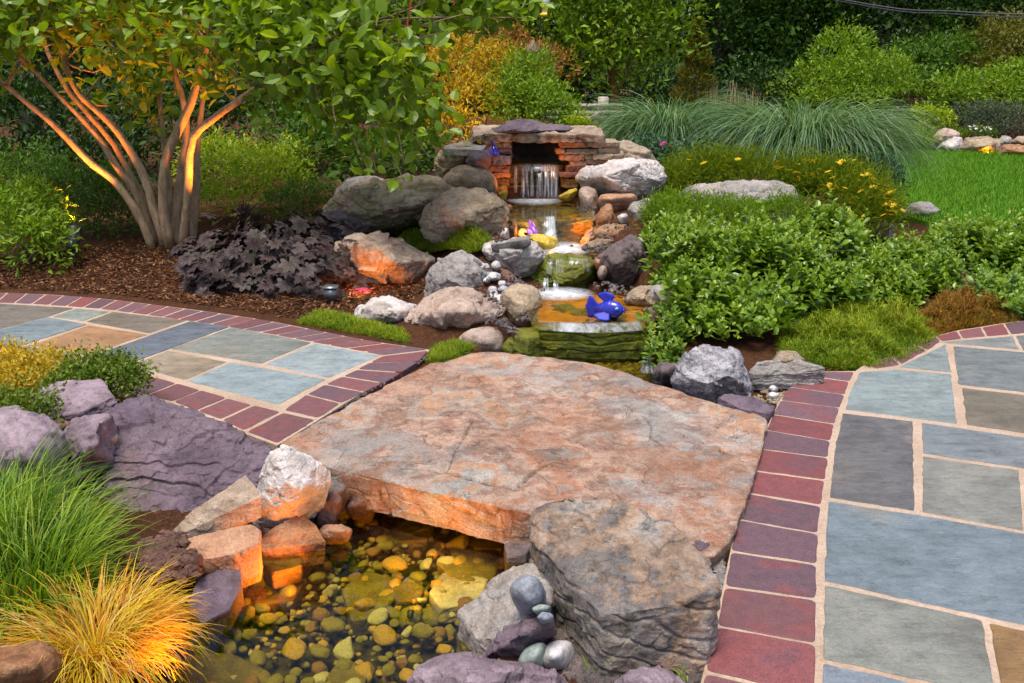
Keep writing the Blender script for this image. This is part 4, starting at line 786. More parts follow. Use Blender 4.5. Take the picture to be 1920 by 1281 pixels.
# foreground right
K('massive block of rust and grey rock in front of the slab', 'block', [(993, 968, .175), (1010, 940, .215), (1062, 928, .235), (1170, 942, .245), (1252, 983, .24), (1334, 1048, .215), (1352, 1102, .19), (1332, 1128, .175), (1237, 1138, .16), (1128, 1154, .15), (1082, 1100, .145), (998, 1012, .16)], .42, flare=1.0, shift=(.0, .0), name='boulder', res=8, p=120, chips=4, chip=(.93, .985), rough=.025, fac=.03, strata=((.3, .25, 1), .05, .006, .45), freq=1.6)
K('grey green angular rock sloping into the pond', 'grey', [(862, 1150, -.06), (905, 1108, .0), (952, 1060, .05), (1000, 1058, .07), (1034, 1110, .08), (1020, 1150, .05), (975, 1195, -.0), (895, 1200, -.06)], .2, flare=1.05, name='rock', cat='rock', res=7, rough=.06)
B('jagged purple shard in front of the grey green rock', 'purple', [(890, 1236), (925, 1190), (975, 1165), (1034, 1152), (1036, 1172), (1005, 1205), (965, 1246), (915, 1245)], .09, zb=-.07, res=6, p=70, strata=((.6, -.3, 1), .02, .006))
B('blue grey pear shaped stone on the grey green rock', 'pebble_grey', [(958, 1102), (972, 1082), (996, 1080), (1020, 1104), (1022, 1128), (990, 1149), (975, 1140)], .06, y0=2.0, sink=0., res=6, fac=.012, p=7, rough=.03, name='stone', cat='stone')
B('small green grey pebble below the pear shaped stone', 'pebble_green', [(999, 1140), (1012, 1132), (1032, 1136), (1030, 1148), (1008, 1149)], .035, y0=1.93, sink=0., res=5, fac=.012, p=7, name='pebble', cat='pebble')
B('tiny blue pebble wedged beside the massive block', 'pebble_grey', [(1008, 1156), (1020, 1147), (1036, 1151), (1034, 1162), (1018, 1166)], .03, y0=1.89, sink=0., res=5, fac=.012, p=7, name='pebble', cat='pebble')
B('oval green grey stone at the foot of the block', 'pebble_green', [(973, 1245), (985, 1215), (1005, 1205), (1025, 1216), (1020, 1252), (995, 1260)], .06, zb=-.045, res=6, fac=.012, p=7, rough=.02, name='stone', cat='stone')
B('round white banded stone at the foot of the block', 'pebble_white', [(1014, 1238), (1022, 1215), (1048, 1204), (1074, 1214), (1078, 1236), (1060, 1256), (1030, 1256)], .06, zb=-.045, res=6, fac=.012, p=7, rough=.02, name='stone', cat='stone')
B('wide lilac rock cut off by the bottom edge', 'purple_pale', [(775, 1310), (800, 1268), (850, 1244), (930, 1239), (1020, 1258), (1100, 1286), (1080, 1340), (900, 1350)], .14, zb=-.1, res=7, p=34)
B('lilac rounded rock at the bottom right of the block', 'purple_pale', [(1150, 1300), (1170, 1270), (1210, 1256), (1260, 1264), (1280, 1300), (1220, 1330)], .09, zb=-.03, res=6, p=34)
B('purple dark stone wedged behind the block', 'purple', [(1290, 1035), (1300, 1016), (1330, 1020), (1340, 1035), (1315, 1046)], .04, zb=-.01, res=5, p=60, name='stone', cat='stone')
K('rounded brown stone under the bridge edge beside the block', 'dark', [(945, 1010, -.1), (985, 1000, -.08), (1000, 1020, -.08), (985, 1040, -.1), (950, 1045, -.11)], .1, name='rock', cat='rock', res=5)
# far rock edging of the lawn bed
for k, (o, lab) in enumerate([([(1740, 277), (1750, 256), (1775, 243), (1795, 248), (1792, 280)], 'pale rock at the left end of the far lawn edging'), ([(1758, 280), (1775, 262), (1798, 258), (1805, 272), (1802, 283), (1770, 284)], 'low pale rock in front of the far edging end'),
    ([(1804, 278), (1815, 260), (1850, 257), (1875, 265), (1878, 282), (1840, 286), (1810, 285)], 'broad tan rock in the far lawn edging'), ([(1868, 272), (1880, 256), (1895, 258), (1897, 270), (1885, 276)], 'small round green grey rock in the far edging'),
    ([(1872, 288), (1880, 275), (1900, 271), (1935, 276), (1940, 290), (1900, 292)], 'flat orange lit rock at the far lawn edge'), ([(1896, 270), (1905, 258), (1945, 256), (1960, 275), (1930, 280)], 'brown rock at the right end of the far edging'), ([(1655, 268), (1664, 261), (1672, 265), (1672, 272), (1660, 273)], 'small white rock at the left end of the far bed')]):
    B(lab, ('pink', 'white', 'tan', 'grey', 'rust', 'tan', 'white')[k], o, .4 if k != 6 else .12, zb=.02, res=5, p=34)

# ------------------------------------------------------------------ water
def water_sheet(name, outline, z, mat, label, cat='water', step=None):
    P = np.array(outline); n = len(P); V = np.c_[P, np.full(n, z)]
    return tag(obj(name, V, [np.arange(n)[None]], mat, smooth=False), label, cat, kind='structure')
water_sheet('water', [(-1.9, .2), (.6, .2), (.75, 1.5), (.95, 3.0), (1.15, 4.2), (1.05, 4.72), (-.05, 4.72), (-.3, 4.0), (-1.0, 3.2), (-1.9, 2.2)], WZ, M['pond'], 'clear olive pond water under and before the slab bridge')
water_sheet('stream_water', px2([(1, 1)])[:0]+[at(*p, .072)[:2] for p in ((1002, 611), (1110, 614), (1226, 611), (1238, 575), (1200, 556), (1150, 545), (1000, 545), (985, 575), (992, 600))], .072, M['stream'], 'shallow amber water on the mossy ledge', step=1)
water_sheet('stream_water', [at(*p, .185)[:2] for p in ((1000, 482), (1125, 484), (1135, 470), (1100, 458), (1010, 458), (990, 470))], .185, M['stream'], 'pool between the lower waterfall and the mossy boulder')
water_sheet('stream_water', [at(*p, .352)[:2] for p in ((946, 410), (1030, 412), (1112, 408), (1110, 390), (1080, 366), (950, 368))], .352, M['stream'], 'film of water on the wet grey ledge')
def ribbon(path_l, path_r, n=16, m=10):
    """falling sheet between two paths of 3d points (top to bottom)."""
    A, Bp = smooth_path(path_l, n), smooth_path(path_r, n); u = np.linspace(0, 1, m)
    V = (A[:, None]*(1-u)[None, :, None]+Bp[:, None]*u[None, :, None]); w = np.linalg.norm(Bp[0]-A[0])
    bulge = np.sin(u*math.pi)*.1*w; V[..., 1] -= bulge[None]; V = V.reshape(-1, 3)
    i, j = np.meshgrid(np.arange(n-1), np.arange(m-1), indexing='ij'); a = i*m+j
    L = np.linalg.norm(A[-1]-A[0]); t = np.linspace(0, 1, n)
    luv = np.stack((np.tile(u*w, n), np.repeat(t*L, m), np.tile(u, n)), 1)
    return V, [np.stack((a, a+1, a+m+1, a+m), -1).reshape(-1, 4)], luv
M['film'] = fall_mat('water_film', .55, 22.); M['lip'] = fall_mat('water_lip', .95, 5.)
def falls(label, ribs, mat='fall'):
    Vs, Fs, Ls, Ts, n = [], [], [], [], 0
    for x0, x1, y0, y1, d0, d1, sp in ribs:
        top, bot = (y0+y1)/2, y1
        pl = [atd(x0, y0-4, d0+.06), atd(x0, y0, d0), atd(x0-sp*.3, (y0*.6+y1*.4), d0-.6*(d0-d1)), atd(x0-sp, y1, d1)]
        pr = [atd(x1, y0-4, d0+.06), atd(x1, y0, d0), atd(x1+sp*.3, (y0*.6+y1*.4), d0-.6*(d0-d1)), atd(x1+sp, y1, d1)]
        V, F_, L = ribbon(pl, pr); Ts.append(np.repeat(np.linspace(0, 1, 16), 10)); Vs.append(V); Fs += [f+n for f in F_]; Ls.append(L+(RNG.uniform(0, 9), 0, 0)); n += len(V)
    return tag(obj('waterfall', np.concatenate(Vs), Fs, M[mat], attrs={'luv': np.concatenate(Ls), 'rnd': np.concatenate(Ts)}), label, 'waterfall', kind='structure')
falls('thin white streams of the upper waterfall below the cave', [(978, 991, 314, 372, 7.05, 6.93, 3), (995, 1000, 316, 369, 7.05, 6.96, 2), (1006, 1018, 314, 372, 7.05, 6.92, 2), (1020, 1030, 312, 372, 7.06, 6.92, 1), (1030, 1048, 312, 372, 7.06, 6.92, 0), (964, 972, 314, 362, 7.08, 7.0, 0), (972, 1048, 309, 321, 7.09, 7.05, 0)])
falls('white chute of the lower waterfall', [(1016, 1042, 409, 455, 6.20, 6.10, 3), (1024, 1042, 411, 470, 6.18, 5.98, 10), (1030, 1041, 409, 470, 6.17, 5.98, 4)])
falls('white film sliding over the mossy boulder', [(1026, 1060, 488, 514, 5.45, 5.40, 5), (1064, 1106, 486, 510, 5.46, 5.41, 3)], 'film')
falls('glossy white lip of water along the ledge edge', [(1003, 1223, 603, 618, 4.60, 4.528, 0)], 'lip')
falls('thin trickles off the mossy boulder', [(1018, 1029, 524, 549, 5.42, 5.36, 2), (1037, 1048, 526, 550, 5.40, 5.34, 2)])
falls('side trickle on the right of the ledge pool', [(1142, 1158, 534, 552, 5.42, 5.25, 4)])
falls('small spill into the channel right of the ledge', [(1216, 1224, 648, 672, 4.58, 4.5, 1), (1205, 1222, 668, 700, 4.52, 4.25, 8)])
def foam(label, cx, cy, rx, ry, z, name='foam'):
    n = 28; rings = 6; V, L = [], []
    for r in range(rings+1):
        for k in range(n):
            a = 2*math.pi*k/n; q = r/rings; V.append(at(cx+rx*q*math.cos(a), cy+ry*q*math.sin(a), z)); L.append((q*math.cos(a), q*math.sin(a), 0))
    F_ = [[r*n+k, r*n+(k+1) % n, (r+1)*n+(k+1) % n, (r+1)*n+k] for r in range(rings) for k in range(n)]
    return tag(obj(name, V, [np.array(F_)], M['foam'], attrs={'luv': np.array(L)}), label, 'foam', kind='stuff')
foam('white foam at the foot of the upper waterfall', 1003, 374, 58, 12, .362)
foam('white foam in the pool under the lower waterfall', 1060, 467, 52, 15, .197)
foam('white foam around the front of the mossy boulder', 1052, 551, 66, 14, .082)

# ------------------------------------------------------------------ pond bed
PONDV = [at(*p, -.27)[:2] for p in ((300, 1300), (340, 1210), (420, 1120), (480, 1050), (600, 1000), (650, 960), (720, 930), (950, 990), (985, 1050), (880, 1130), (870, 1210), (800, 1265), (760, 1330), (420, 1420))]
for k, (o, lab) in enumerate([([(720, 1000), (760, 962), (812, 985), (800, 1012), (740, 1016)], 'square olive slab under the water near the bridge'), ([(820, 1055), (870, 1028), (935, 1055), (925, 1088), (850, 1090)], 'olive slab under the water beside the grey green rock'),
    ([(640, 1105), (690, 1068), (735, 1080), (730, 1150), (660, 1165)], 'large brown slab in the middle of the pond bed'), ([(805, 1110), (830, 1072), (915, 1085), (900, 1130), (825, 1140)], 'pale pinkish slab added as the sky reflection on the water before the grey green rock'),
    ([(730, 1110), (765, 1080), (795, 1100), (785, 1125), (745, 1128)], 'small olive slab beside the large brown one'), ([(455, 1115), (500, 1075), (570, 1090), (550, 1125), (480, 1135)], 'brown slab under the water next to the half sunk slate'),
    ([(320, 1290), (350, 1225), (430, 1222), (505, 1260), (515, 1310), (400, 1330)], 'long olive brown slab at the bottom of the pond'), ([(610, 1270), (640, 1235), (690, 1250), (680, 1300), (630, 1300)], 'dark olive slab at the lower edge of the pond'),
    ([(870, 1010), (910, 990), (960, 1005), (940, 1030), (890, 1030)], 'dim slab in the shade of the bridge'), ([(485, 1045), (520, 1030), (570, 1032), (565, 1060), (510, 1075)], 'brown slab half sunk below the rusty wedge')]):
    K(lab, 'white' if k == 3 else ('wet_brown' if k in (5, 9) else 'olive_slab'), o, .06, -.225 if k != 9 else -.15, name='flat_stone', cat='stone', res=5, rough=.03)  # the white slab stands in for the sky's reflection on the pond
def pebble_proto(kind, seed, flat):
    rng = np.random.default_rng(seed); P = rng.normal(size=(14+int(seed) % 3*9, 3)); P /= np.linalg.norm(P, axis=1)[:, None]; P *= np.array((1, rng.uniform(.65, .9), flat))
    return rock_geo(P, res=4, p=12, chips=2, fac=.03, rough=.05, seed=seed)
def scatter_poly_(poly, n, rng):
    P = np.array(poly); lo, hi = P.min(0), P.max(0); Q = rng.uniform(lo, hi, (int(n*4)+50, 2)); return Q[poly_sdf(Q, P) < 0][:n]
PEB = []
for kind in ('pebble_olive', 'pebble_ochre', 'pebble_pale', 'pebble_umber'):
    for q in range(3):
        V, Fc = pebble_proto(kind, 500+q+7*len(PEB), .5+.1*q); PEB.append((kind, raw_mesh('pebble', V, [Fc], M[kind])))
PLAB = {'pebble_olive': 'rounded olive green pebble lying on the pond bed', 'pebble_ochre': 'rounded yellow ochre pebble lying on the pond bed', 'pebble_pale': 'pale rounded pebble lying on the pond bed', 'pebble_umber': 'rounded brown pebble lying on the pond bed'}
_pr = np.random.default_rng(21); _pp = []
lo, hi = np.array(PONDV).min(0), np.array(PONDV).max(0); tries = 0
while len(_pp) < 292 and tries < 30000:
    tries += 1; q = _pr.uniform(lo, hi); r = .012+.031*_pr.uniform()**1.6
    if poly_sdf(q[None], PONDV)[0] > 0: continue
    if any((q[0]-a)**2+(q[1]-b)**2 < (.70*(r+c))**2 for a, b, c in _pp): continue
    _pp.append((q[0], q[1], r))
for x, y, r in _pp:
    k = _pr.choice(12, p=np.array([.18, .18, .16, .07, .06, .06, .04, .04, .04, .06, .06, .05])/1.0)
    kind, me = PEB[k]; o = bpy.data.objects.new('pebble', me); C.objects.link(o)
    o.location = (x, y, -.255+_pr.uniform(0, .02)+r*.3); o.scale = (r*1.15, r*1.15, r*1.2); o.rotation_euler = (_pr.normal(0, .2), _pr.normal(0, .2), _pr.uniform(0, 6.3))
    tag(o, PLAB[kind], 'pebble', 'pebbles on the pond bed')
rng = np.random.default_rng(23); sm = []
for kind, cnt in (('pebble_olive', 420), ('pebble_umber', 260), ('pebble_ochre', 160), ('pebble_pale', 110)):
    Q = scatter_poly_(PONDV, cnt, rng); Vs, Fs, k = [], [], 0; U, Fc = ico(3)
    for x, y in Q:
        r = rng.uniform(.006, .017); A = U*r*rng.uniform(.6, 1.15, 3); A[:, 2] *= .7; A *= (1+.12*noise3(U*1.3+rng.uniform(0, 50), 3))[:, None]; Vs.append(A+(x, y, -.285+rng.uniform(0, .02))); Fs.append(Fc+k); k += len(U)
    tag(obj('small_pebbles', np.concatenate(Vs), Fs, M[kind]), {'pebble_olive': 'small olive pebbles covering the pond bed', 'pebble_umber': 'small brown pebbles covering the pond bed', 'pebble_ochre': 'small yellow ochre pebbles covering the pond bed', 'pebble_pale': 'small pale pebbles covering the pond bed'}[kind], 'pebbles', kind='stuff')
# loose gravel in the seams beside the slab
def gravel(label, spots, mat, n, seed, r=(.004, .011)):
    rng = np.random.default_rng(seed); U, Fc = ico(2); Vs, Fs, k = [], [], 0
    for _ in range(n):
        (x0, y0), (x1, y1), wd, z = spots[rng.integers(len(spots))]; t = rng.uniform(); p = at(x0+(x1-x0)*t+rng.normal(0, wd), y0+(y1-y0)*t+rng.normal(0, wd*.5), z)
        s = rng.uniform(*r); A = U*s*rng.uniform(.6, 1.1, 3)*(1+.15*rng.normal(size=(len(U), 1))); Vs.append(A+p); Fs.append(Fc+k); k += len(U)
    return tag(obj('gravel', np.concatenate(Vs), Fs, M[mat], smooth=False), label, 'gravel', kind='stuff')
gravel('fine brown gravel between the block and the brick edge', [((1290, 1030), (1345, 1060), 14, -.02), ((1340, 1050), (1360, 1110), 6, -.02), ((1350, 1020), (1366, 1010), 5, -.02)], 'grey', 420, 3)
gravel('pale gravel behind the slab next to the slate wedge', [((1425, 720), (1475, 760), 9, -.02), ((1330, 745), (1440, 755), 8, -.02), ((1400, 715), (1480, 722), 8, -.02)], 'tan', 380, 4, (.005, .014))
gravel('brown grit along the left edge of the slab', [((522, 832), (800, 668), 3, -.01)], 'dark', 500, 5, (.004, .009))
gravel('wet pebbly gravel in the channel behind the slab', [((990, 675), (1210, 690), 10, -.16), ((1050, 690), (1230, 705), 10, -.18)], 'olive_slab', 260, 6, (.012, .03))
gravel('small dark stones filling the left bank of the stream', [((905, 585), (965, 625), 9, .06), ((880, 500), (945, 590), 8, .18), ((945, 520), (1005, 545), 8, .13), ((985, 600), (1000, 560), 8, .05), ((930, 455), (950, 400), 8, .3)], 'dark', 240, 11, (.005, .014))
gravel('small dark stones filling the right bank of the stream', [((1125, 530), (1200, 560), 12, .09), ((1190, 545), (1240, 600), 10, .06), ((1100, 465), (1160, 455), 10, .24), ((1120, 405), (1180, 420), 12, .3), ((1085, 400), (1110, 380), 8, .35), ((1140, 440), (1220, 440), 14, .25)], 'dark', 320, 12, (.005, .014))
gravel('purple and brown stone chips on the bank below the slate slab', [((265, 1040), (335, 1005), 14, -.02), ((280, 1060), (350, 1040), 14, -.02), ((300, 1080), (360, 1060), 12, -.04), ((480, 1000), (620, 950), 10, -.1)], 'darkred', 520, 13, (.007, .02))
gravel('dark grit between the block and the pond stones', [((1030, 1160), (1110, 1290), 16, -.03), ((1050, 1180), (1120, 1260), 14, -.03), ((1110, 1275), (1320, 1275), 16, -.03)], 'dark', 1500, 8, (.003, .011))

# ------------------------------------------------------------------ foliage builders
OVAL = (np.array([(0, 0, 0), (.36, 0, -.01), (.70, 0, -.04), (1, 0, -.14), (.20, .34, .06), (.50, .5, .07), (.80, .30, .0), (.20, -.34, .06), (.50, -.5, .07), (.80, -.30, .0)]),
        [np.array([(0, 1, 4), (2, 3, 6), (0, 7, 1), (2, 9, 3)]), np.array([(1, 2, 5, 4), (1, 7, 8, 2)]), np.array([(2, 6, 5), (2, 8, 9)])])
DIA = (np.array([(0, 0, 0), (.45, .5, .08), (1, 0, -.06), (.45, -.5, .08)]), [np.array([(0, 2, 1), (0, 3, 2)])])
_lp = []
for _k in range(7):
    _a = (-150+_k*50)*math.pi/180
    for _r, _d in ((.70, -17), (.98, -8), (1.04, 0), (.98, 8)): _lp.append((.42+_r*.62*math.cos(_a+_d*math.pi/180)*(1 if abs(_k-3) < 3 else .92), _r*.60*math.sin(_a+_d*math.pi/180), -.10*_r*_r+.05*math.cos(7.2*_a)))
LOBE = (np.array([(.36, 0, .05)]+_lp), [np.array([(0, 1+i, 2+i) for i in range(len(_lp)-1)])])
def unit(v): return v/(np.linalg.norm(v, axis=-1, keepdims=True)+1e-9)
def leaves_geo(P, A, N, L, W, tmpl, rnd):
    T, Fs = tmpl; k = len(T); A = unit(A); S = unit(np.cross(N, A)); N = np.cross(A, S)
    V = P[:, None]+(A*L[:, None])[:, None]*T[None, :, 0, None]+(S*W[:, None])[:, None]*T[None, :, 1, None]+(N*L[:, None])[:, None]*T[None, :, 2, None]
    n = len(P); off = (np.arange(n)*k)[:, None, None]
    return V.reshape(-1, 3), [(f[None]+off).reshape(-1, f.shape[1]) for f in Fs], np.repeat(rnd, k), np.tile(T, (n, 1))
def lobes_cloud(lobes, n, rng, shell=.22, up=.25, zmin=None, per=5, spread=.6, leafL=.06):
    """twig tips spread through ellipsoid lobes (cx,cy,cz,rx,ry,rz); a few leaves round each tip."""
    Lb = np.array(lobes, float); wts = (Lb[:, 3]*Lb[:, 4]+Lb[:, 4]*Lb[:, 5]+Lb[:, 3]*Lb[:, 5]); wts /= wts.sum(); m = max(1, n//per)
    idx = rng.choice(len(Lb), m, p=wts); U = unit(rng.normal(size=(m, 3))); U[:, 2] = np.where(U[:, 2] < -.45, -U[:, 2], U[:, 2]); r = 1-np.abs(rng.normal(0, shell, m)); r = np.clip(r, .15, 1)
    nz = 1+.22*fbm(U*2.3+idx[:, None]*7.1, 3, 5); tips = Lb[idx, :3]+U*Lb[idx, 3:]*(r*nz)[:, None]; out = unit(U/Lb[idx, 3:])
    tips = np.repeat(tips, per, 0); out = np.repeat(out, per, 0); k = len(tips); clr = np.repeat(rng.uniform(size=m), per)
    P = tips+rng.normal(size=(k, 3))*leafL*spread
    A = unit(out*.75+rng.normal(size=(k, 3))*.75+np.array((0, 0, up))); N = unit(out*.5+np.array((0, 0, .9))+rng.normal(size=(k, 3))*.45)
    rnd = np.clip(.25+.35*clr+.4*rng.uniform(size=k)**1.5-.1, 0, 1)
    if zmin is not None: keep = P[:, 2] > zmin; P, A, N, rnd = P[keep], A[keep], N[keep], rnd[keep]
    return P, A, N, rnd
def foliage(name, lobes, n, L, W, mat, parent, seed, tmpl=DIA, luv=False, **k):
    rng = np.random.default_rng(seed); P, A, N, rnd = lobes_cloud(lobes, n, rng, leafL=L, **k); m = len(P); s = rng.uniform(.6, 1.25, m)
    V, Fs, R, T = leaves_geo(P, A, N, L*s, W*s*rng.uniform(.85, 1.15, m), tmpl, rnd)
    return obj(name, V, Fs, M[mat], parent, attrs={'rnd': R, 'luv': T} if luv else {'rnd': R}, smooth=False)
def shoots(name, lobes, n, L, W, mat, parent, seed, pairs=6, ln=.15, shell=.35, zmin=None, up=.7, smat='l_mid'):
    """leafy shoots growing out of ellipsoid lobes: opposite leaf pairs, smaller and paler towards the tip."""
    rng = np.random.default_rng(seed); P, A, N, r0 = lobes_cloud(lobes, n, rng, shell=shell, per=1, leafL=L, up=up); m = len(P)
    u = unit(A*.6+np.array((0, 0, up))+rng.normal(size=(m, 3))*.18); l = ln*rng.uniform(.6, 1.3, m); b = unit(np.cross(u, rng.normal(size=(m, 3)))); c = np.cross(u, b); G_ = []
    for k in range(pairs):
        f = k/(pairs-1); q = P+u*(l*(f-1))[:, None]
        for sg in (1, -1):
            d = (b if k % 2 else c)*sg; ax = unit(d*(1-.45*f)+u*(.25+.9*f)+rng.normal(size=(m, 3))*.22-np.array((0, 0, .22*(1-f)))); nn = unit(u+np.array((0, -.15, .35))+rng.normal(size=(m, 3))*.25)
            sz = (1-.62*f**2)*rng.uniform(.7, 1.15, m); G_.append((q, ax, nn, sz, np.clip(.12+.30*r0+.42*f+rng.normal(0, .1, m), 0, 1)))
    P_, A_, N_, S_, R_ = [np.concatenate(x) for x in zip(*G_)]
    if zmin is not None: k = P_[:, 2] > zmin; P_, A_, N_, S_, R_ = P_[k], A_[k], N_[k], S_[k], R_[k]
    V, Fs, R, T = leaves_geo(P_, A_, N_, L*S_, W*S_*rng.uniform(.85, 1.15, len(S_)), OVAL, R_); return obj(name, V, Fs, M[mat], parent, attrs={'rnd': R, 'luv': T}, smooth=False)
def lob(px, py, d, rx, ry=None, rz=None): c = atd(px, py, d); return (*c, rx, ry or rx, rz or rx)
def twigs(name, base, lobes, n, r, mat, parent, seed, bend=.15):
    rng = np.random.default_rng(seed); parts = []; base = np.array(base)
    for k in range(n):
        l = np.array(lobes[k % len(lobes)]); tip = l[:3]+unit(rng.normal(size=3))*l[3:]*.7*rng.uniform(.3, 1); b = base+np.r_[rng.normal(0, r*3, 2), -.02]
        mid = (b*.45+tip*.55)+rng.normal(size=3)*bend*np.linalg.norm(tip-b)*.4; mid[2] -= 0
        P = smooth_path([b, mid, tip], 8); parts.append(tube(P, np.linspace(r, r*.3, 8), 5))
    V, F_ = join(parts); return obj(name, V, F_, M[mat], parent)
def shrub(name, label, cat, lobes, n, L, W, mat, seed, base=None, stems=10, sr=.008, smat='twig', group=None, **k):
    Lb = np.array(lobes); c = Lb[:, :2].mean(0)
    if base is None: base = (c[0], c[1], g1(*c))
    t = empty(name, base, label, cat, group); foliage('foliage', lobes, n, L, W, mat, t, seed, zmin=base[2]+.005, **k)
    if stems: twigs('stems', base, lobes, stems, sr, smat, t, seed+1)
    return t
def blades(name, bases, L, width, mat, parent, seed, tilt=(.1, .9), bend=1.6, seg=6, dirs=None, lrand=.35, rndf=None, brand=(.5, 1.2)):
    """arching grass blades; bases (n,3)."""
    rng = np.random.default_rng(seed); n = len(bases); az = rng.uniform(0, 2*math.pi, n) if dirs is None else dirs+rng.normal(0, .5, n)
    th = rng.uniform(*tilt, n); Ln = L*rng.uniform(1-lrand, 1+lrand*.6, n); bd = bend*rng.uniform(*brand, n); t = np.linspace(0, 1, seg+1)
    ang = th[:, None]+bd[:, None]*t[None]**1.4; ds = Ln[:, None]/seg
    r = np.cumsum(np.c_[np.zeros(n), np.sin(ang[:, :-1])*ds], 1); z = np.cumsum(np.c_[np.zeros(n), np.cos(ang[:, :-1])*ds], 1)
    h = np.stack((np.cos(az), np.sin(az)), 1); sd = np.stack((-h[:, 1], h[:, 0], np.zeros(n)), 1); wob = rng.normal(0, .06, (n, 1))*t[None]**2*L
    Cn = np.stack((bases[:, 0:1]+r*h[:, 0:1]+wob*sd[:, 0:1], bases[:, 1:2]+r*h[:, 1:2]+wob*sd[:, 1:2], bases[:, 2:3]+z), -1)
    w = width*np.clip(1.05-t, .05, 1)**.6*rng.uniform(.7, 1.2, (n, 1)); tw = rng.normal(0, .5, (n, 1)); up = np.array((0, 0, 1.))
    S = sd[:, None]*np.cos(tw)[..., None]+up*np.sin(tw)[..., None]*.6
    V = np.stack((Cn-S*w[..., None]/2, Cn+S*w[..., None]/2), 2).reshape(-1, 3); k = 2*(seg+1)
    i = np.arange(seg)*2; f = np.stack((i, i+1, i+3, i+2), 1); Fc = (f[None]+(np.arange(n)*k)[:, None, None]).reshape(-1, 4)
    R = rng.uniform(size=n) if rndf is None else rndf(rng, n)
    return obj(name, V, [Fc], M[mat], parent, attrs={'rnd': np.repeat(R, k)})
def disc(c, r, n, rng, sq=1.): a = rng.uniform(0, 2*math.pi, n); q = r*np.sqrt(rng.uniform(size=n)); return np.stack((c[0]+q*np.cos(a), c[1]+q*np.sin(a)*sq, np.full(n, c[2])), 1)
def grass_clump(label, c, r, n, L, width, mat, seed, name='ornamental_grass', cat='grass', bname='blades', **k):
    t = empty(name, c, label, cat); rng = np.random.default_rng(seed); b = disc(c, r, n, rng); d = np.arctan2(b[:, 1]-c[1], b[:, 0]-c[0])
    blades(bname, b, L, width, mat, t, seed+1, dirs=d, **k); return t
def scatter_poly(poly, n, rng):
    P = np.array(poly); lo, hi = P.min(0), P.max(0); Q = rng.uniform(lo, hi, (int(n*4)+50, 2)); return Q[poly_sdf(Q, P) < 0][:n]
def carpet(label, outline, n, L, width, mat, seed, h=.0, mound=.06, name='ground_cover', cat='ground cover', zb=None, tilt=(.2, 1.45), kind='stuff', seg=3, dz=0.):
    """low creeping sprigs over a patch of ground outlined in pixels."""
    rng = np.random.default_rng(seed); poly = [(at(*p, zb) if zb is not None else ground_at(*p))[:2] for p in outline]
    Q = scatter_poly(poly, n, rng); s = -poly_sdf(Q, poly); lump = .5+.3*fbm(np.c_[Q*5, np.zeros(len(Q))], 2, seed)+.45*fbm(np.c_[Q*17, np.zeros(len(Q))], 2, seed+3)
    z = G(Q[:, 0], Q[:, 1])+dz; z = z+mound*np.clip(s/.12, 0, 1)*np.clip(lump, .05, 1.4)*rng.uniform(.2, 1, len(Q))
    b = np.c_[Q, z]; o = blades(name, b, L, width, mat, None, seed+1, tilt=tilt, bend=.7, seg=seg, rndf=lambda r, m: np.clip(.45*lump+.5*r.uniform(size=m), 0, 1))
    return tag(o, label, cat, kind=kind)

# ------------------------------------------------------------------ garden lamps (all are lit in the photograph)
WARM = (1, .30, .035)
def spot(parent, loc, target, power, ang=70, blend=1., col=WARM, size=.03):
    l = bpy.data.lights.new('lamp', 'SPOT'); l.energy = power; l.color = col; l.spot_size = math.radians(ang); l.spot_blend = blend; l.shadow_soft_size = size
    o = bpy.data.objects.new('lamp', l); C.objects.link(o); d = Vector(target)-Vector(loc); o.rotation_euler = d.to_track_quat('-Z', 'Y').to_euler()
    o.parent = parent; o.location = Vector(loc)-Vector(parent.location); return o
def bullet(label, base, aim, power, ang, mat='black_metal', s=1., col=WARM):
    """bullet spotlight: stake, knuckle, tapered head and glass lens."""
    base = np.array(base); t = empty('garden_spotlight', base, label, 'spotlight'); hd = base+(0, 0, .12*s); d = unit(np.array(aim)-hd)
    obj('stake', *tube([base-(0, 0, .05), base+(0, 0, .05*s), hd], (.012*s, .012*s, .016*s), 10), M[mat], t)
    A = hd-d*.03*s; obj('head', *tube([A, A+d*.015*s, A+d*.06*s, A+d*.13*s, A+d*.14*s], np.array((.02, .032, .036, .042, .044))*s, 18), M[mat], t)
    Bp = A+d*.1405*s; obj('lens', *tube([Bp, Bp+d*.003*s], (.036*s, .034*s), 18), M['lens'], t)
    spot(t, A+d*.16*s, aim, power, ang, col=col); return t
trunk_pt = atd(345, 180, 7.0)
bullet('black bullet spotlight in the mulch left of the tree', ground_at(142, 500), atd(165, 230, 7.0), 110, 64, s=1.25)
bullet('black spotlight hidden behind the coral bells', ground_at(418, 480), atd(368, 150, 7.0), 120, 70, s=.8)
gb = ground_at(622, 570); t = empty('well_light', gb, 'small grey box lamp standing in front of the coral bells', 'garden lamp')
V, F_ = box(gb[0]-.04, gb[0]+.04, gb[1]-.03, gb[1]+.045, gb[2]+.03, gb[2]+.1, .006); obj('housing', V, F_, M['grey_metal'], t)
V, F_ = box(gb[0]-.046, gb[0]+.046, gb[1]-.036, gb[1]+.05, gb[2]+.1, gb[2]+.112, .004); obj('cap', V, F_, M['grey_metal'], t)
obj('stake', *tube([gb-(0, 0, .05), gb+(0, 0, .031)], .014, 10), M['black_metal'], t)
spot(t, gb+np.array((.09, .03, .09)), atd(735, 490, 5.95), 9, 95); spot(t, gb+np.array((-.02, .1, .11)), atd(605, 520, 6.0), 1.2, 60)
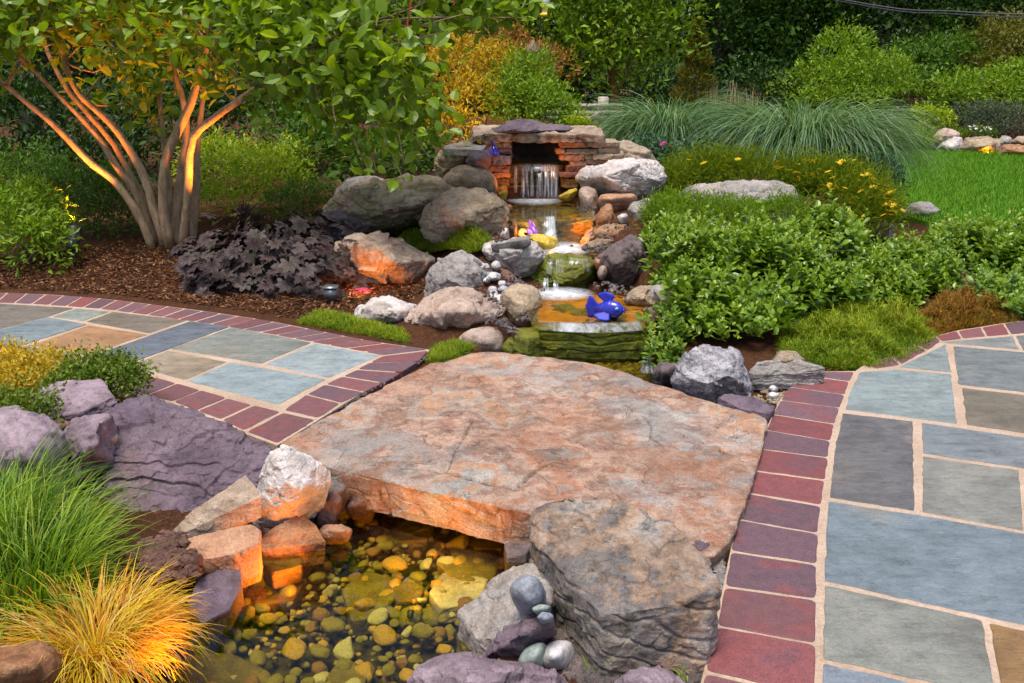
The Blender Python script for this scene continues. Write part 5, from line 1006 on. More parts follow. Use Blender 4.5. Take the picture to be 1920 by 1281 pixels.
def puck(label, p, aim, power, ang, col=WARM):
    """small round submersible lamp tucked among the stones."""
    p = np.array(p); t = empty('stream_lamp', p, label, 'garden lamp'); d = unit(np.array(aim)-p)
    obj('housing', *tube([p-d*.016, p-d*.012, p+d*.006, p+d*.008], (.006, .010, .011, .010), 12), M['black_metal'], t); obj('lens', *tube([p+d*.0082, p+d*.0092], (.009, .008), 12), M['lens'], t)
    spot(t, p+d*.02, aim, power, ang, col=col); return t
puck('small lamp beside the cave mouth lighting its right wall', atd(1012, 322, 6.86), atd(1062, 290, 7.05), 2.2, 120)
puck('small lamp under the falling water lighting the wall to its left', atd(985, 366, 6.8), atd(930, 318, 7.0), 4.0, 110)
puck('small lamp on the wet ledge lighting the upright pink boulder', atd(1075, 412, 6.5), atd(1108, 392, 6.7), 1.8, 110)
puck('small lamp in the lit recess left of the lower waterfall', atd(985, 438, 6.12), atd(970, 428, 6.3), 2.0, 150, (1, .5, .06))
puck('small lamp at the foot of the lower waterfall aimed right', atd(1072, 462, 6.02), atd(1112, 440, 6.25), 3.2, 120)
puck('small lamp in front of the yellow rock by the waterfall', atd(1040, 490, 5.93), atd(1018, 455, 6.05), 1.2, 120, (1, .6, .08))
puck('lamp on the pond bed aimed at the rocks of the left bank', at(590, 1120, -.20), at(440, 1010, -.02), 9, 130)
puck('lamp on the pond bed aimed at the front of the slab bridge', at(770, 1150, -.20), at(800, 950, .0), 12, 130, (1, .40, .06))
puck('pond lamp near the golden grass', at(335, 1300, -.08), at(260, 1150, .05), 4.5, 110)
puck('small lamp behind the cave lighting the yellow bush', atd(905, 252, 8.0), atd(870, 190, 8.9), 15, 70, (1, .72, .22))
puck('garden lamp glowing at the far rock edging', atd(1849, 288, 13.9), atd(1870, 268, 14.5), 14, 120)
puck('lamp among the golden creeper left of the path', at(-30, 690, .1), at(60, 660, .1), 5, 120, (1, .55, .1))

# ------------------------------------------------------------------ the multi-stemmed tree on the left
tb = ground_at(322, 462); tree = empty('multi_stem_tree', tb, 'broad multi stemmed tree with smooth glowing trunks in the left mulch bed', 'tree')
def stem_path(pts, d0, d1, n=14):
    m = len(pts); P = [atd(x, y, d0+(d1-d0)*(k/(m-1))**1.2) for k, (x, y) in enumerate(pts)]; return smooth_path(P, n)
TD = tb[1]
STEMS = [([(287, 470), (262, 410), (215, 345), (170, 305), (110, 245), (60, 200), (0, 150), (-60, 105)], TD-.05, 6.9, .036), ([(297, 470), (255, 370), (222, 320), (190, 268), (150, 222), (100, 172), (60, 128), (20, 90)], TD+.1, 7.1, .034),
         ([(303, 470), (278, 400), (245, 330), (205, 260), (160, 205), (125, 165), (95, 110), (72, 40), (65, -60)], TD+.2, 7.6, .030), ([(311, 470), (285, 370), (265, 320), (235, 268), (200, 225), (150, 180), (125, 130), (110, 60)], TD, 7.2, .040),
         ([(319, 470), (309, 397), (311, 310), (333, 253), (353, 207), (367, 167), (373, 133), (387, 90), (395, 30), (400, -60)], TD-.05, 7.0, .042), ([(328, 470), (333, 400), (345, 300), (350, 258), (346, 200), (330, 140), (310, 70)], TD+.05, 7.4, .040),
         ([(340, 470), (352, 360), (361, 262), (400, 223), (460, 180), (505, 148), (570, 100), (660, 50)], TD-.05, 6.3, .036), ([(358, 470), (370, 350), (372, 262), (378, 200), (390, 120), (420, 20)], TD+.2, 7.6, .034), ([(318, 470), (318, 360), (305, 250), (299, 170), (325, 100), (340, 20)], TD+.35, 7.9, .028)]
for p, d0, d1, r in STEMS:
    P = stem_path(p, d0, d1, 18); P += .012*np.stack([fbm(P*3+q*9, 2, 4) for q in range(3)], 1)
    obj('trunk', *tube(P, np.linspace(r*.95, r*.42, 18)*(1+.10*noise3(P*9, 3)), 12), M['bark'], tree)
CROWN = [lob(*a) for a in ((30, 50, 6.8, .5), (-90, 90, 7, .5), (120, 20, 6.6, .45), (200, 80, 7, .42), (280, 40, 6.6, .45), (20, 110, 6.6, .22), (330, 110, 7.3, .38), (400, 50, 6.5, .42), (290, 190, 7.7, .30), (430, 140, 6.7, .3), (220, 170, 7.6, .3), (300, 235, 7.5, .16),
     (520, 60, 6.3, .45), (600, 110, 6.2, .42), (540, 180, 6.5, .28), (680, 70, 6, .42), (700, 190, 5.9, .34), (762, 268, 5.8, .22), (640, 240, 6.2, .2), (800, 205, 5.8, .14), (745, 140, 5.9, .32), (700, 300, 6.0, .12), (760, 325, 5.75, .08), (880, 10, 6.3, .32), (950, 30, 6.4, .2), (860, 60, 6.3, .15),
     (0, -120, 6.9, .5), (200, -120, 7, .5), (420, -110, 6.8, .5), (640, -100, 6.2, .45), (820, -110, 6.4, .4), (330, -290, 7.1, .5))]
foliage('crown', CROWN, 7200, .105, .062, 'l_tree', tree, 41, tmpl=OVAL, luv=True, shell=.42, per=6, spread=.75)
_r = np.random.default_rng(5); parts = []
for k in range(70):
    l = np.array(CROWN[k % len(CROWN)]); s = STEMS[_r.integers(len(STEMS))]; P = stem_path(s[0], s[1], s[2], 18); P = min([stem_path(q[0], q[1], q[2], 18) for q in STEMS], key=lambda q: np.linalg.norm(q[8:]-l[:3], axis=1).min()); b = P[8+np.argmin(np.linalg.norm(P[8:]-l[:3], axis=1))]
    tip = l[:3]+unit(_r.normal(size=3))*l[3:]*.8; parts.append(tube(smooth_path([b, (b+tip)/2+_r.normal(size=3)*.06, tip], 7), np.linspace(.010, .003, 7), 5))
V, F_ = join(parts); obj('branches', V, F_, M['bark'], tree)

# ------------------------------------------------------------------ left bed
def leafy(label, lobes, n, L, W, mat, seed, **k):
    Lb = [lob(*l) for l in lobes]; c = np.array(Lb)[:, :2].mean(0); b = (c[0], c[1], g1(*c)); t = empty('shrub', b, label, 'shrub'); shoots('foliage', Lb, n, L, W, mat, t, seed, zmin=b[2]+.01, **k); twigs('stems', b, Lb, 44, .004, 'twig', t, seed+1); return t
def shr(label, lobes, n, L, W, mat, seed, name='shrub', cat='shrub', **k): return shrub(name, label, cat, [lob(*l) for l in lobes], n, L, W, mat, seed, **k)
shr('bright green feathery shrub at the left edge by the black spotlight', [(10, 440, 6.3, .3), (70, 470, 6.2, .24), (60, 410, 6.6, .28), (-50, 400, 6.6, .35), (105, 440, 6.5, .14)], 4200, .055, .02, 'l_light', 101, group=None)
shr('dark green rounded shrub left of the trunks', [(150, 385, 7.5, .4), (90, 370, 7.8, .35), (200, 410, 7.4, .3), (225, 370, 7.8, .3)], 4200, .05, .018, 'l_mid', 102)
shr('low dark shrub at the far left behind the bright one', [(-20, 345, 8.2, .4), (60, 345, 8.4, .35)], 2200, .05, .02, 'l_mid', 103)
shr('lime tipped shrub behind the trunks', [(440, 340, 8.2, .4), (400, 320, 8.6, .35), (500, 350, 8.0, .36), (535, 320, 8.4, .3), (390, 390, 7.9, .25)], 5200, .05, .02, 'l_lime', 104)
shr('low fine leaved shrub right of the lime tipped one', [(570, 385, 7.7, .22), (530, 400, 7.6, .2), (610, 370, 7.8, .16)], 2200, .04, .012, 'l_mid', 105)
shr('leafy shrub behind the long brown boulder', [(610, 310, 8.8, .4), (690, 320, 8.6, .35), (560, 270, 9.2, .45), (760, 310, 8.3, .28)], 4000, .07, .035, 'l_mid', 106)
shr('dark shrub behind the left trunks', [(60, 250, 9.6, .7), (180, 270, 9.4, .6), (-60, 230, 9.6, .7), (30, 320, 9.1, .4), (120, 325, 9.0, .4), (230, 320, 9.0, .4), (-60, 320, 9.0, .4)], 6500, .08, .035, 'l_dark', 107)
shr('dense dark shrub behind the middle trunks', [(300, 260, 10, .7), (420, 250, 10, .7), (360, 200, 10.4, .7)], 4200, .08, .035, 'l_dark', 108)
# coral bells
hb = ground_at(515, 570); hb[1] += .42; cb = empty('coral_bells', hb, 'dark purple leaved coral bells plant in the mulch', 'plant')
_r = np.random.default_rng(61); HL = [lob(*a) for a in ((420, 530, 5.75, .2, .25, .14), (620, 530, 5.7, .16, .18, .12), (385, 500, 5.95, .14, .2, .12), (430, 520, 5.85, .22, .25, .16), (520, 500, 5.95, .32, .28, .20), (600, 510, 5.85, .22, .22, .15), (500, 455, 6.25, .30, .25, .16), (580, 460, 6.2, .22, .22, .13), (440, 470, 6.2, .18, .2, .13), (540, 550, 5.65, .2, .12, .12), (460, 550, 5.7, .2, .12, .1))]
P, A, N, rnd = lobes_cloud(HL, 1000, _r, shell=.12, per=1, leafL=.1); cl = np.array((np.mean([h[0] for h in HL]), 6.0, hb[2]))
out = unit(P-cl); N = unit(out*np.array((1.1, 1.1, .5))+np.array((0, -.35, .75))+_r.normal(size=P.shape)*.3); A = unit(out*np.array((1, 1, 0))+np.array((0, 0, -.55))+_r.normal(size=P.shape)*.35)
s = _r.uniform(.6, 1.15, len(P)); V, Fs, R, T = leaves_geo(P, A, N, .098*s, .098*s, LOBE, _r.uniform(size=len(P)))
obj('foliage', V, Fs, M['l_heuchera'], cb, attrs={'rnd': R, 'luv': (T-np.array((.36, 0, 0)))*np.array((1.5, 1.6, 1))})
twigs('stems', hb, HL, 60, .003, 'twig', cb, 62)
pl = ground_at(676, 549); V, Fs, R, T = leaves_geo(np.array([pl+(-.05, 0, .012), pl+(0, .0, .014)]), np.array([(1, .1, 0), (1, -.4, .05)]), np.array([(0, -.25, 1.), (.1, -.2, 1)]), np.array((.12, .08)), np.array((.1, .07)), LOBE, np.array((.3, .8)))
tag(obj('fallen_leaf', V, Fs, M['p_pink'], attrs={'rnd': R}), 'pink fallen leaf on the mulch by the box lamp', 'leaf')
def chips(label, outline, n, seed, L=(.012, .045), zb=None):
    rng = np.random.default_rng(seed); poly = [ground_at(*p)[:2] for p in outline]; Q = scatter_poly(poly, n, rng); m = len(Q); a = rng.uniform(0, 6.3, m)
    P = np.c_[Q, G(Q[:, 0], Q[:, 1])+rng.uniform(.004, .02, m)]; A = np.stack((np.cos(a), np.sin(a), rng.normal(0, .25, m)), 1); N = unit(np.array((0, 0, 1.))+rng.normal(size=(m, 3))*.4); l = rng.uniform(*L, m)
    V, Fs, R, T = leaves_geo(P-A*l[:, None]/2, A, N, l, l*rng.uniform(.15, .4, m), DIA, rng.uniform(size=m)**1.4)
    return tag(obj('mulch_chips', V, Fs, M['mulch'], attrs={'rnd': R}, smooth=False), label, 'mulch', kind='stuff')
chips('shredded bark mulch on the bed around the tree', [(-60, 545), (0, 543), (200, 553), (400, 577), (560, 600), (660, 600), (800, 545), (780, 480), (620, 440), (480, 430), (300, 440), (150, 470), (-60, 490)], 26000, 71)
chips('bark mulch on the far lawn bed', [(1640, 278), (1750, 283), (1800, 255), (1780, 235), (1640, 250)], 2500, 72, (.03, .09))

# creeping ground covers
carpet('feathery green creeping cover between the tan boulder and the grey one', [(748, 468), (770, 440), (830, 448), (915, 462), (918, 482), (880, 492), (820, 486)], 11000, .05, .0055, 'g_moss', 201, mound=.10, dz=.05)
carpet('thin green creeping cover left of the pinkish boulder', [(560, 608), (590, 588), (640, 590), (680, 604), (760, 622), (765, 645), (700, 632), (640, 622)], 8000, .035, .0045, 'g_moss', 202, mound=.05)
carpet('short green creeping cover at the corner of the slab', [(800, 682), (815, 655), (855, 645), (888, 658), (860, 672), (815, 684)], 4200, .04, .004, 'g_moss', 203, mound=.05)
carpet('mossy creeping cover edging the right path', [(1470, 690), (1462, 640), (1500, 600), (1580, 585), (1680, 600), (1760, 622), (1748, 655), (1690, 688), (1640, 702), (1560, 692)], 34000, .05, .0055, 'g_moss', 204, mound=.14)
carpet('rusty brown patch of creeping cover by the right path', [(1740, 640), (1700, 610), (1760, 575), (1840, 560), (1920, 575), (1900, 612), (1800, 622)], 17000, .05, .0055, 'g_mossbrown', 205, mound=.16)
carpet('brownish sprigs inside the mossy edging', [(1640, 620), (1700, 612), (1715, 635), (1665, 645)], 1600, .05, .004, 'g_mossbrown', 206, mound=.22)
carpet('fine green cover in front of the flat topped boulder', [(1225, 385), (1260, 362), (1330, 372), (1400, 392), (1500, 402), (1480, 425), (1350, 425), (1240, 412)], 9000, .09, .005, 'g_moss', 207, mound=.14, dz=.13)
carpet('small weeds at the foot of the massive block', [(1100, 1262), (1130, 1240), (1320, 1262), (1310, 1290), (1240, 1290)], 60, .04, .006, 'g_green', 208, mound=.02, zb=-.03)

# ------------------------------------------------------------------ foreground left plants
grass_clump('tall clump of fine green grass at the left foreground edge', at(45, 1150, -.08), .15, 1000, .32, .006, 'g_green', 301, tilt=(.05, .7), bend=1.5)
grass_clump('fine green grass clump behind the golden grass', at(60, 1060, -.06), .12, 700, .29, .005, 'g_green', 303, tilt=(.1, .8), bend=1.6)
grass_clump('green grass clump against the lilac rock', at(-20, 1030, -.03), .14, 800, .33, .005, 'g_green', 305, tilt=(.05, .7), bend=1.5)
grass_clump('golden tufted grass drooping over the pond edge', at(178, 1235, -.05), .105, 2000, .225, .0048, 'g_gold', 307, tilt=(.2, 1.1), bend=2.2, name='golden_grass')
gc = at(70, 720, 0); t = empty('golden_creeper', gc, 'dense golden yellow creeping plant left of the brick edge', 'plant')
GL = [lob(*a) for a in ((20, 700, 3.75, .22, .2, .10), (90, 715, 3.65, .2, .18, .10), (-60, 690, 3.9, .25, .2, .1), (10, 740, 3.45, .2, .16, .08), (-80, 740, 3.5, .25, .2, .1))]
foliage('foliage', GL, 15000, .02, .012, 'l_gold', t, 309, tmpl=DIA, per=8, spread=1.2, shell=.2); twigs('stems', gc, GL, 40, .002, 'twig', t, 310)
gc = at(200, 720, 0); t = empty('green_creeper', gc, 'green leaved creeping plant overhanging the brick edge', 'plant')
GL = [lob(*a) for a in ((190, 712, 3.55, .17, .15, .09), (140, 735, 3.45, .13, .12, .07), (40, 775, 3.2, .16, .12, .06), (-20, 790, 3.15, .2, .12, .06), (235, 715, 3.5, .07, .08, .06))]
foliage('foliage', GL, 9000, .02, .012, 'l_creeper', t, 311, tmpl=DIA, per=8, spread=1.2, shell=.2); twigs('stems', gc, GL, 40, .002, 'twig', t, 312)

# ------------------------------------------------------------------ right bed: glossy shrubs, daisies, grasses
leafy('glossy green shrub overhanging the stream and the ledge', [(1320, 560, 4.75, .22, .25, .2), (1275, 475, 5.25, .16, .2, .2), (1340, 480, 5.2, .24, .25, .22), (1380, 580, 4.75, .2, .2, .2), (1290, 640, 4.55, .09), (1330, 608, 4.5, .1), (1395, 600, 4.55, .12), (1440, 590, 4.65, .13), (1365, 626, 4.42, .08), (1425, 624, 4.45, .09), (1245, 440, 5.8, .13), (1310, 450, 5.7, .16)], 760, 0.068, 0.04, 'l_shrub', 401)
leafy('glossy green shrub in the middle of the right bed', [(1450, 480, 5.2, .26, .25, .2), (1500, 530, 5.0, .26, .2, .17), (1420, 455, 5.7, .17), (1570, 540, 5.1, .2, .2, .14), (1555, 450, 5.7, .22)], 760, 0.07, 0.042, 'l_shrub', 403)
leafy('glossy green shrub right of the dark peeking stone', [(1640, 515, 5.5, .26, .25, .18), (1710, 495, 5.8, .2), (1610, 490, 5.8, .16), (1680, 545, 5.3, .2, .2, .12), (1740, 530, 5.5, .18)], 600, 0.066, 0.039, 'l_shrub', 405)
leafy('paler shrub at the right frame edge before the lawn', [(1830, 465, 6.0, .22), (1900, 490, 5.8, .25), (1960, 460, 6, .28), (1780, 450, 6.3, .15)], 520, 0.066, 0.039, 'l_shrub', 407)
leafy('lime tinged low shrub by the rusty creeping patch', [(1850, 545, 5.3, .2, .18, .14), (1910, 560, 5.1, .22, .18, .14), (1980, 560, 5.1, .25, .2, .16), (1780, 500, 5.6, .16)], 240, 0.06, 0.036, 'l_shrub_pale', 409)
leafy('young shoot with yellowish leaves at the ledge end', [(1258, 610, 4.55, .07, .08, .1), (1252, 650, 4.4, .06), (1262, 580, 4.7, .06)], 44, 0.06, 0.036, 'l_shrub_pale', 411)
def flowers(root, pts, mat, r, petals, label=None, eye='l_rust'):
    A, N, Pp = [], [], []
    V0 = []; F0 = []; T, Fs = DIA
    for k in range(petals):
        a = 2*math.pi*k/petals; V, Fq, R, _ = leaves_geo(np.zeros((1, 3)), np.array([(math.cos(a), math.sin(a), .25)]), np.array([(0, 0, 1.)]), np.array((r,)), np.array((r*.55,)), DIA, np.array((.5,))); V0.append((V, Fq))
    V, F_ = join(V0); me = raw_mesh('flower', V, F_, M[mat], {'rnd': np.tile(np.linspace(0, 1, 4), petals)}, False); rng = np.random.default_rng(int(r*1e5)+len(pts))
    for p in pts:
        o = bpy.data.objects.new('flower', me); C.objects.link(o); o.parent = root; o.location = Vector(p)-Vector(root.location); o.rotation_euler = (rng.normal(0.35, .3), rng.normal(0, .3), rng.uniform(0, 6)); o.scale = (rng.uniform(.75, 1.2),)*3
def tops(lobes, n, rng, lift=.0):
    Lb = np.array(lobes); i = rng.integers(0, len(Lb), n); U = unit(rng.normal(size=(n, 3))); U[:, 2] = np.abs(U[:, 2])*.9+.25; U[:, 1] -= .35; U = unit(U); return Lb[i, :3]+U*Lb[i, 3:]*1.02+np.array((0, 0, lift))
def daisy(label, lobes, n, nf, seed, mat='g_moss', pet='p_yellow', r=.03):
    Lb = [lob(*l) for l in lobes]; c = np.array(Lb)[:, :2].mean(0); b = np.array((c[0], c[1], g1(*c))); t = empty('daisy_plant', b, label, 'flowering plant'); rng = np.random.default_rng(seed)
    foliage('foliage', Lb, n, .06, .006, mat, t, seed, per=6, spread=.8, shell=.3, zmin=b[2]); twigs('stems', b, Lb, 24, .003, 'twig', t, seed+1)
    flowers(t, tops(Lb, nf, rng, .02), pet, r, 8); return t
shr('low feathery green plants in front of the flat topped boulder', [(1270, 392, 6.35, .16, .2, .09), (1330, 402, 6.2, .18, .2, .10), (1400, 408, 6.15, .2, .2, .10), (1470, 402, 6.2, .16, .2, .10), (1240, 405, 6.2, .12, .2, .09)], 5200, .05, .008, 'l_light', 419)
daisy('fine leaved daisy plant with most of the yellow flowers', [(1560, 345, 6.9, .35, .3, .17), (1610, 375, 6.6, .27, .3, .16), (1500, 335, 7.0, .25, .25, .13), (1635, 410, 6.4, .2, .2, .14)], 9000, 78, 421)
daisy('feathery green daisy plant with few flowers, behind the flat topped boulder', [(1330, 320, 7.2, .28, .25, .15), (1400, 325, 7.2, .25, .25, .14), (1280, 335, 7.1, .2, .2, .12)], 5200, 9, 423)
mb = [lob(*l) for l in ((1265, 300, 7.7, .32, .3, .24), (1320, 290, 7.9, .26), (1215, 290, 8.0, .26), (1290, 330, 7.4, .22))]
mb = [(l[0], l[1], l[2]-.1, *l[3:]) for l in mb]; t = shrub('flowering_shrub', 'blue green shrub with magenta blossoms beside the stacked wall', 'shrub', mb, 3600, .05, .028, 'l_bluegreen', 425); flowers(t, tops(mb, 16, np.random.default_rng(4), .02), 'p_magenta', .03, 9)
shr('dusty blue green trailing shrub below the large arching grass', [(1560, 300, 7.6, .25, .25, .1), (1630, 318, 7.2, .2, .2, .1), (1660, 345, 7.0, .14, .14, .1)], 2200, .05, .014, 'l_bluegreen', 427)
grass_clump('large fountain of arching silver green grass before the conifer', np.array((*atd(1258, 250, 8.9)[:2], .34)), .17, 3200, 1.06, .011, 'g_silver', 431, tilt=(.0, .5), bend=2.7, brand=(.75, 1.1), seg=9)
grass_clump('largest rounded arching grass mound beside the lawn', np.array((*atd(1505, 260, 8.2)[:2], .25)), .24, 5000, 1.24, .011, 'g_silver', 433, tilt=(.0, .5), bend=2.7, brand=(.8, 1.1), seg=9)

# ------------------------------------------------------------------ behind the waterfall
yb = [lob(*l) for l in ((880, 200, 9.0, .42, .4, .35), (830, 160, 9.3, .4), (930, 160, 9.4, .42), (870, 120, 9.6, .35), (850, 250, 8.8, .25))]
shrub('yellow_shrub', 'golden yellow shrub glowing behind the cave', 'shrub', yb, 6500, .055, .02, 'l_yellow', 441)
shr('fine green shrub just behind the capstone', [(1000, 205, 8.8, .38, .35, .3), (1040, 220, 8.7, .22), (960, 190, 9, .3), (990, 150, 9.2, .3)], 6000, .05, .02, 'l_light', 443)
shr('rust tinted shrub beside the lamp pillar', [(1030, 130, 10.5, .28), (850, 120, 10.5, .35), (960, 110, 10.8, .35)], 3000, .05, .02, 'l_rust', 445)
shr('small bright green shrub right of the capstone', [(1092, 246, 8.6, .11), (1075, 240, 8.5, .08)], 600, .05, .02, 'l_lime', 447)
shr('bushy green shrub left behind the cave', [(790, 230, 9.2, .4), (740, 180, 9.6, .5), (700, 240, 9.4, .4)], 4500, .06, .03, 'l_mid', 449)

# ------------------------------------------------------------------ trees and shrubs at the back
def bgtree(label, px, d, lobes, n, L, W, mat, seed, r=.12, name='tree', bmat='bark_dark', h=None, group='trees behind the garden'):
    Lb = [lob(*l) for l in lobes]; b = atd(px, 300, d); b[2] = g1(b[0], b[1]); t = empty(name, b, label, 'tree', group)
    foliage('crown', Lb, n, L, W, mat, t, seed, per=7, spread=1.3, shell=.3); top = max(l[2] for l in Lb) if h is None else h
    P = smooth_path([b-(0, 0, .1), b+(.05, 0, .8), b+(-.04, .05, 1.8), (b[0]+.1, b[1], top)], 10); parts = [tube(P, np.linspace(r, r*.35, 10), 10)]
    rng = np.random.default_rng(seed)
    for l in Lb: a = P[rng.integers(3, 8)]; q = np.array(l[:3]); parts.append(tube(smooth_path([a, (a+q)/2+rng.normal(size=3)*.1, q], 7), np.linspace(r*.4, r*.12, 7), 6))
    V, F_ = join(parts); obj('trunk', V, F_, M[bmat], t); return t
bgtree('light green tree with a reddish trunk right of the bird feeder', 1142, 12.5, [(1150, 60, 12.5, .8), (1080, 70, 12.3, .6), (1215, 80, 12.4, .6), (1150, -80, 12.5, 1), (1070, -20, 12.6, .7), (1235, -10, 12.6, .7), (1180, 140, 12.2, .45), (1100, 130, 12.2, .4)], 9000, .095, .045, 'l_light', 501, .07, bmat='bark_red')
bgtree('dark tree draped in ivy behind the small conifer', 1335, 21.2, [(1300, 60, 21.2, 1.34), (1380, 80, 21.0, 1.22), (1340, -40, 21.2, 1.71), (1330, 150, 20.8, 0.98), (1290, -200, 21.2, 1.83), (1410, -150, 21.2, 1.59)], 9000, .13, .075, 'l_ivy', 503, .22)
bgtree('dark ivy clad tree right of the other ivy tree', 1480, 22.2, [(1450, 40, 22.0, 1.34), (1520, 60, 22.0, 1.22), (1480, 140, 21.6, 1.1), (1440, 160, 21.2, 0.85), (1490, -80, 22.2, 1.83), (1550, 0, 22.2, 0.98)], 9000, .13, .075, 'l_ivy', 505, .24)
bgtree('vine wrapped tree in front of the dark wood gap', 1790, 21.2, [(1790, 40, 21.0, 0.61), (1770, 90, 20.8, 0.67), (1810, -20, 21.2, 0.85), (1780, -150, 21.2, 1.46), (1745, 130, 20.6, 0.61), (1815, 100, 20.8, 0.49)], 5200, .12, .07, 'l_ivy', 507, .2)
bgtree('dark leafy tree at the upper left behind the stems', 110, 11.5, [(60, 130, 11.4, .9), (200, 120, 11.6, .9), (-80, 120, 11.5, .9), (120, -40, 11.8, 1.3), (300, 0, 12, 1.2), (-120, -60, 12, 1.2)], 7000, .11, .05, 'l_dark', 509, .14)
bgtree('mid green tree behind the right part of the crown', 560, 12, [(480, 120, 12, .8), (600, 150, 11.8, .8), (560, 20, 12, 1.1), (430, 0, 12.2, .9), (680, 60, 12, .9), (600, -150, 12, 1.4), (500, 220, 11.6, .6)], 8500, .1, .05, 'l_mid', 511, .12)
bgtree('bright leafy tree above the yellow shrub', 800, 12.5, [(760, 60, 12.4, .7), (850, 50, 12.4, .75), (930, 60, 12.8, .7), (820, -60, 12.6, 1.1), (950, -40, 12.8, .9), (720, 130, 12.2, .6), (1000, 20, 13.4, .6)], 9000, .09, .042, 'l_light', 513, .10)
def fshr(label, lobes, *a, **k): return shr(label, [(l[0], l[1], l[2]+3.2, *[r*1.2 for r in l[3:]]) for l in lobes], *a, **k)
fshr('spreading bright green shrub across the lawn bed', [(1560, 170, 15, .9, .7, .45), (1620, 150, 15.2, .8, .7, .45), (1600, 200, 14.6, .7, .6, .35), (1660, 185, 14.8, .5, .5, .4), (1530, 210, 14.6, .5, .5, .35), (1580, 120, 15.6, .6)], 9500, .095, .04, 'l_light', 521, sr=.02)
fshr('bright green shrub at the right end of the far bed', [(1850, 180, 14.4, .8, .7, .4), (1920, 170, 14.6, .8, .7, .5), (1790, 200, 14.2, .5), (1990, 160, 14.6, .8)], 7500, .09, .04, 'l_light', 523, sr=.02)
fshr('tall olive shrub in the upper right corner', [(1870, 110, 16, .7), (1930, 100, 16.2, .8), (1850, 150, 15.6, .5), (1990, 80, 16.2, .9)], 6000, .1, .045, 'l_olive', 525, sr=.02)
fshr('mid green shrub under the vine wrapped tree', [(1740, 150, 16, .6), (1700, 190, 15.6, .5), (1780, 130, 16, .6), (1690, 130, 16.4, .5)], 5000, .1, .045, 'l_mid', 527, sr=.02)
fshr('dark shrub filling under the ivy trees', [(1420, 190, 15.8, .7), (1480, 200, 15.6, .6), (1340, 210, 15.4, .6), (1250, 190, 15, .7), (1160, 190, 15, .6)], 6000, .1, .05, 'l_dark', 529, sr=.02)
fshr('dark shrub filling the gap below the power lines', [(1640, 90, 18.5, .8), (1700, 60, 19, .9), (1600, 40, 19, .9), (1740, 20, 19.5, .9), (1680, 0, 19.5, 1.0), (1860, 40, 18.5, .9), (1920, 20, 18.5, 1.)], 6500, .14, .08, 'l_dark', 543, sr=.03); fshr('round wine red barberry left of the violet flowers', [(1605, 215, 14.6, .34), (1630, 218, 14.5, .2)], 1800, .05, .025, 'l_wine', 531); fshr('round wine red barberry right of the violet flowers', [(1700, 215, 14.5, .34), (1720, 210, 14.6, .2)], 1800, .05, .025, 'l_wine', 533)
fshr('grey purple sage mound above the far edging', [(1825, 228, 13.4, .42, .35, .28), (1850, 232, 13.3, .3)], 2600, .06, .02, 'l_sage', 535); fshr('grey purple sage mound at the right frame edge', [(1895, 230, 13.3, .4, .35, .28), (1950, 230, 13.4, .4)], 2600, .06, .02, 'l_sage', 537)
fshr('low lime cushion plant on the far edging', [(1800, 252, 13.6, .2, .2, .1), (1840, 250, 13.6, .22, .2, .1)], 1500, .04, .02, 'l_lime', 539); fshr('yellow green bush among the far tufts', [(1735, 228, 13.4, .3, .25, .22), (1765, 235, 13.4, .2)], 1800, .06, .03, 'l_lime', 541)
for k, (x, y, r, m, lab) in enumerate([(1655, 252, .13, 'g_green', 'grass tuft at the back left of the far bed'), (1690, 270, .15, 'g_green', 'largest grass tuft in the middle of the far bed'), (1727, 272, .15, 'g_green', 'grass tuft nearest the far edging rocks'), (1650, 272, .12, 'g_gold', 'pale yellow tuft by the small white rock'), (1680, 250, .13, 'g_green', 'grass tuft behind the largest one'), (1712, 258, .12, 'g_green', 'small grass tuft between two others in the far bed')]):
    p = at(x, y+8, .05); grass_clump(lab, p, r*.8, 320, .36, .012, m, 551+k*3, tilt=(0, .8), bend=.8, name='grass_tuft')
vb = [lob(*l) for l in ((1690, 232, 16.6, .24, .2, .24), (1668, 238, 16.6, .16))]; t = shrub('flowering_plant', 'upright plant with violet flowers between the barberries', 'flowering plant', vb, 700, .05, .015, 'l_light', 571); flowers(t, tops(vb, 26, np.random.default_rng(9), .05), 'p_violet', .045, 6)
wb = [lob(*l) for l in ((1830, 250, 15.6, .3, .2, .1),)]; t = shrub('flowering_plant', 'low plant with tiny white flowers on the far edging', 'flowering plant', wb, 500, .04, .02, 'l_mid', 573); flowers(t, tops(wb, 22, np.random.default_rng(10), .02), 'p_white', .03, 5)
# small conifer
cb_ = np.array((*atd(1300, 200, 15.5)[:2], 0.)); t = empty('conifer', cb_, 'narrow olive brown conifer between the ivy tree and the grasses', 'conifer')
rng = np.random.default_rng(77); n = 5200; h = rng.uniform(0, 1, n)**1.2; az = rng.uniform(0, 6.3, n); rr = (.5*(1-h)+.03)*np.sqrt(rng.uniform(.25, 1, n))*(1+.25*np.sin(h*40+az)); P = np.stack((cb_[0]+rr*np.cos(az), cb_[1]+rr*np.sin(az), h*2.0), 1)
A = unit(np.stack((np.cos(az), np.sin(az), rng.uniform(.3, 1.4, n)), 1)); V, Fs, R, T = leaves_geo(P, A, unit(rng.normal(size=(n, 3))+np.array((0, 0, .5))), np.full(n, .09), np.full(n, .025), DIA, rng.uniform(size=n))
obj('crown', V, Fs, M['l_olive'], t, attrs={'rnd': R}, smooth=False); obj('trunk', *tube([cb_-(0, 0, .1), cb_+(0, 0, .8), cb_+(0, 0, 1.85)], (.05, .035, .01), 8), M['bark_dark'], t)
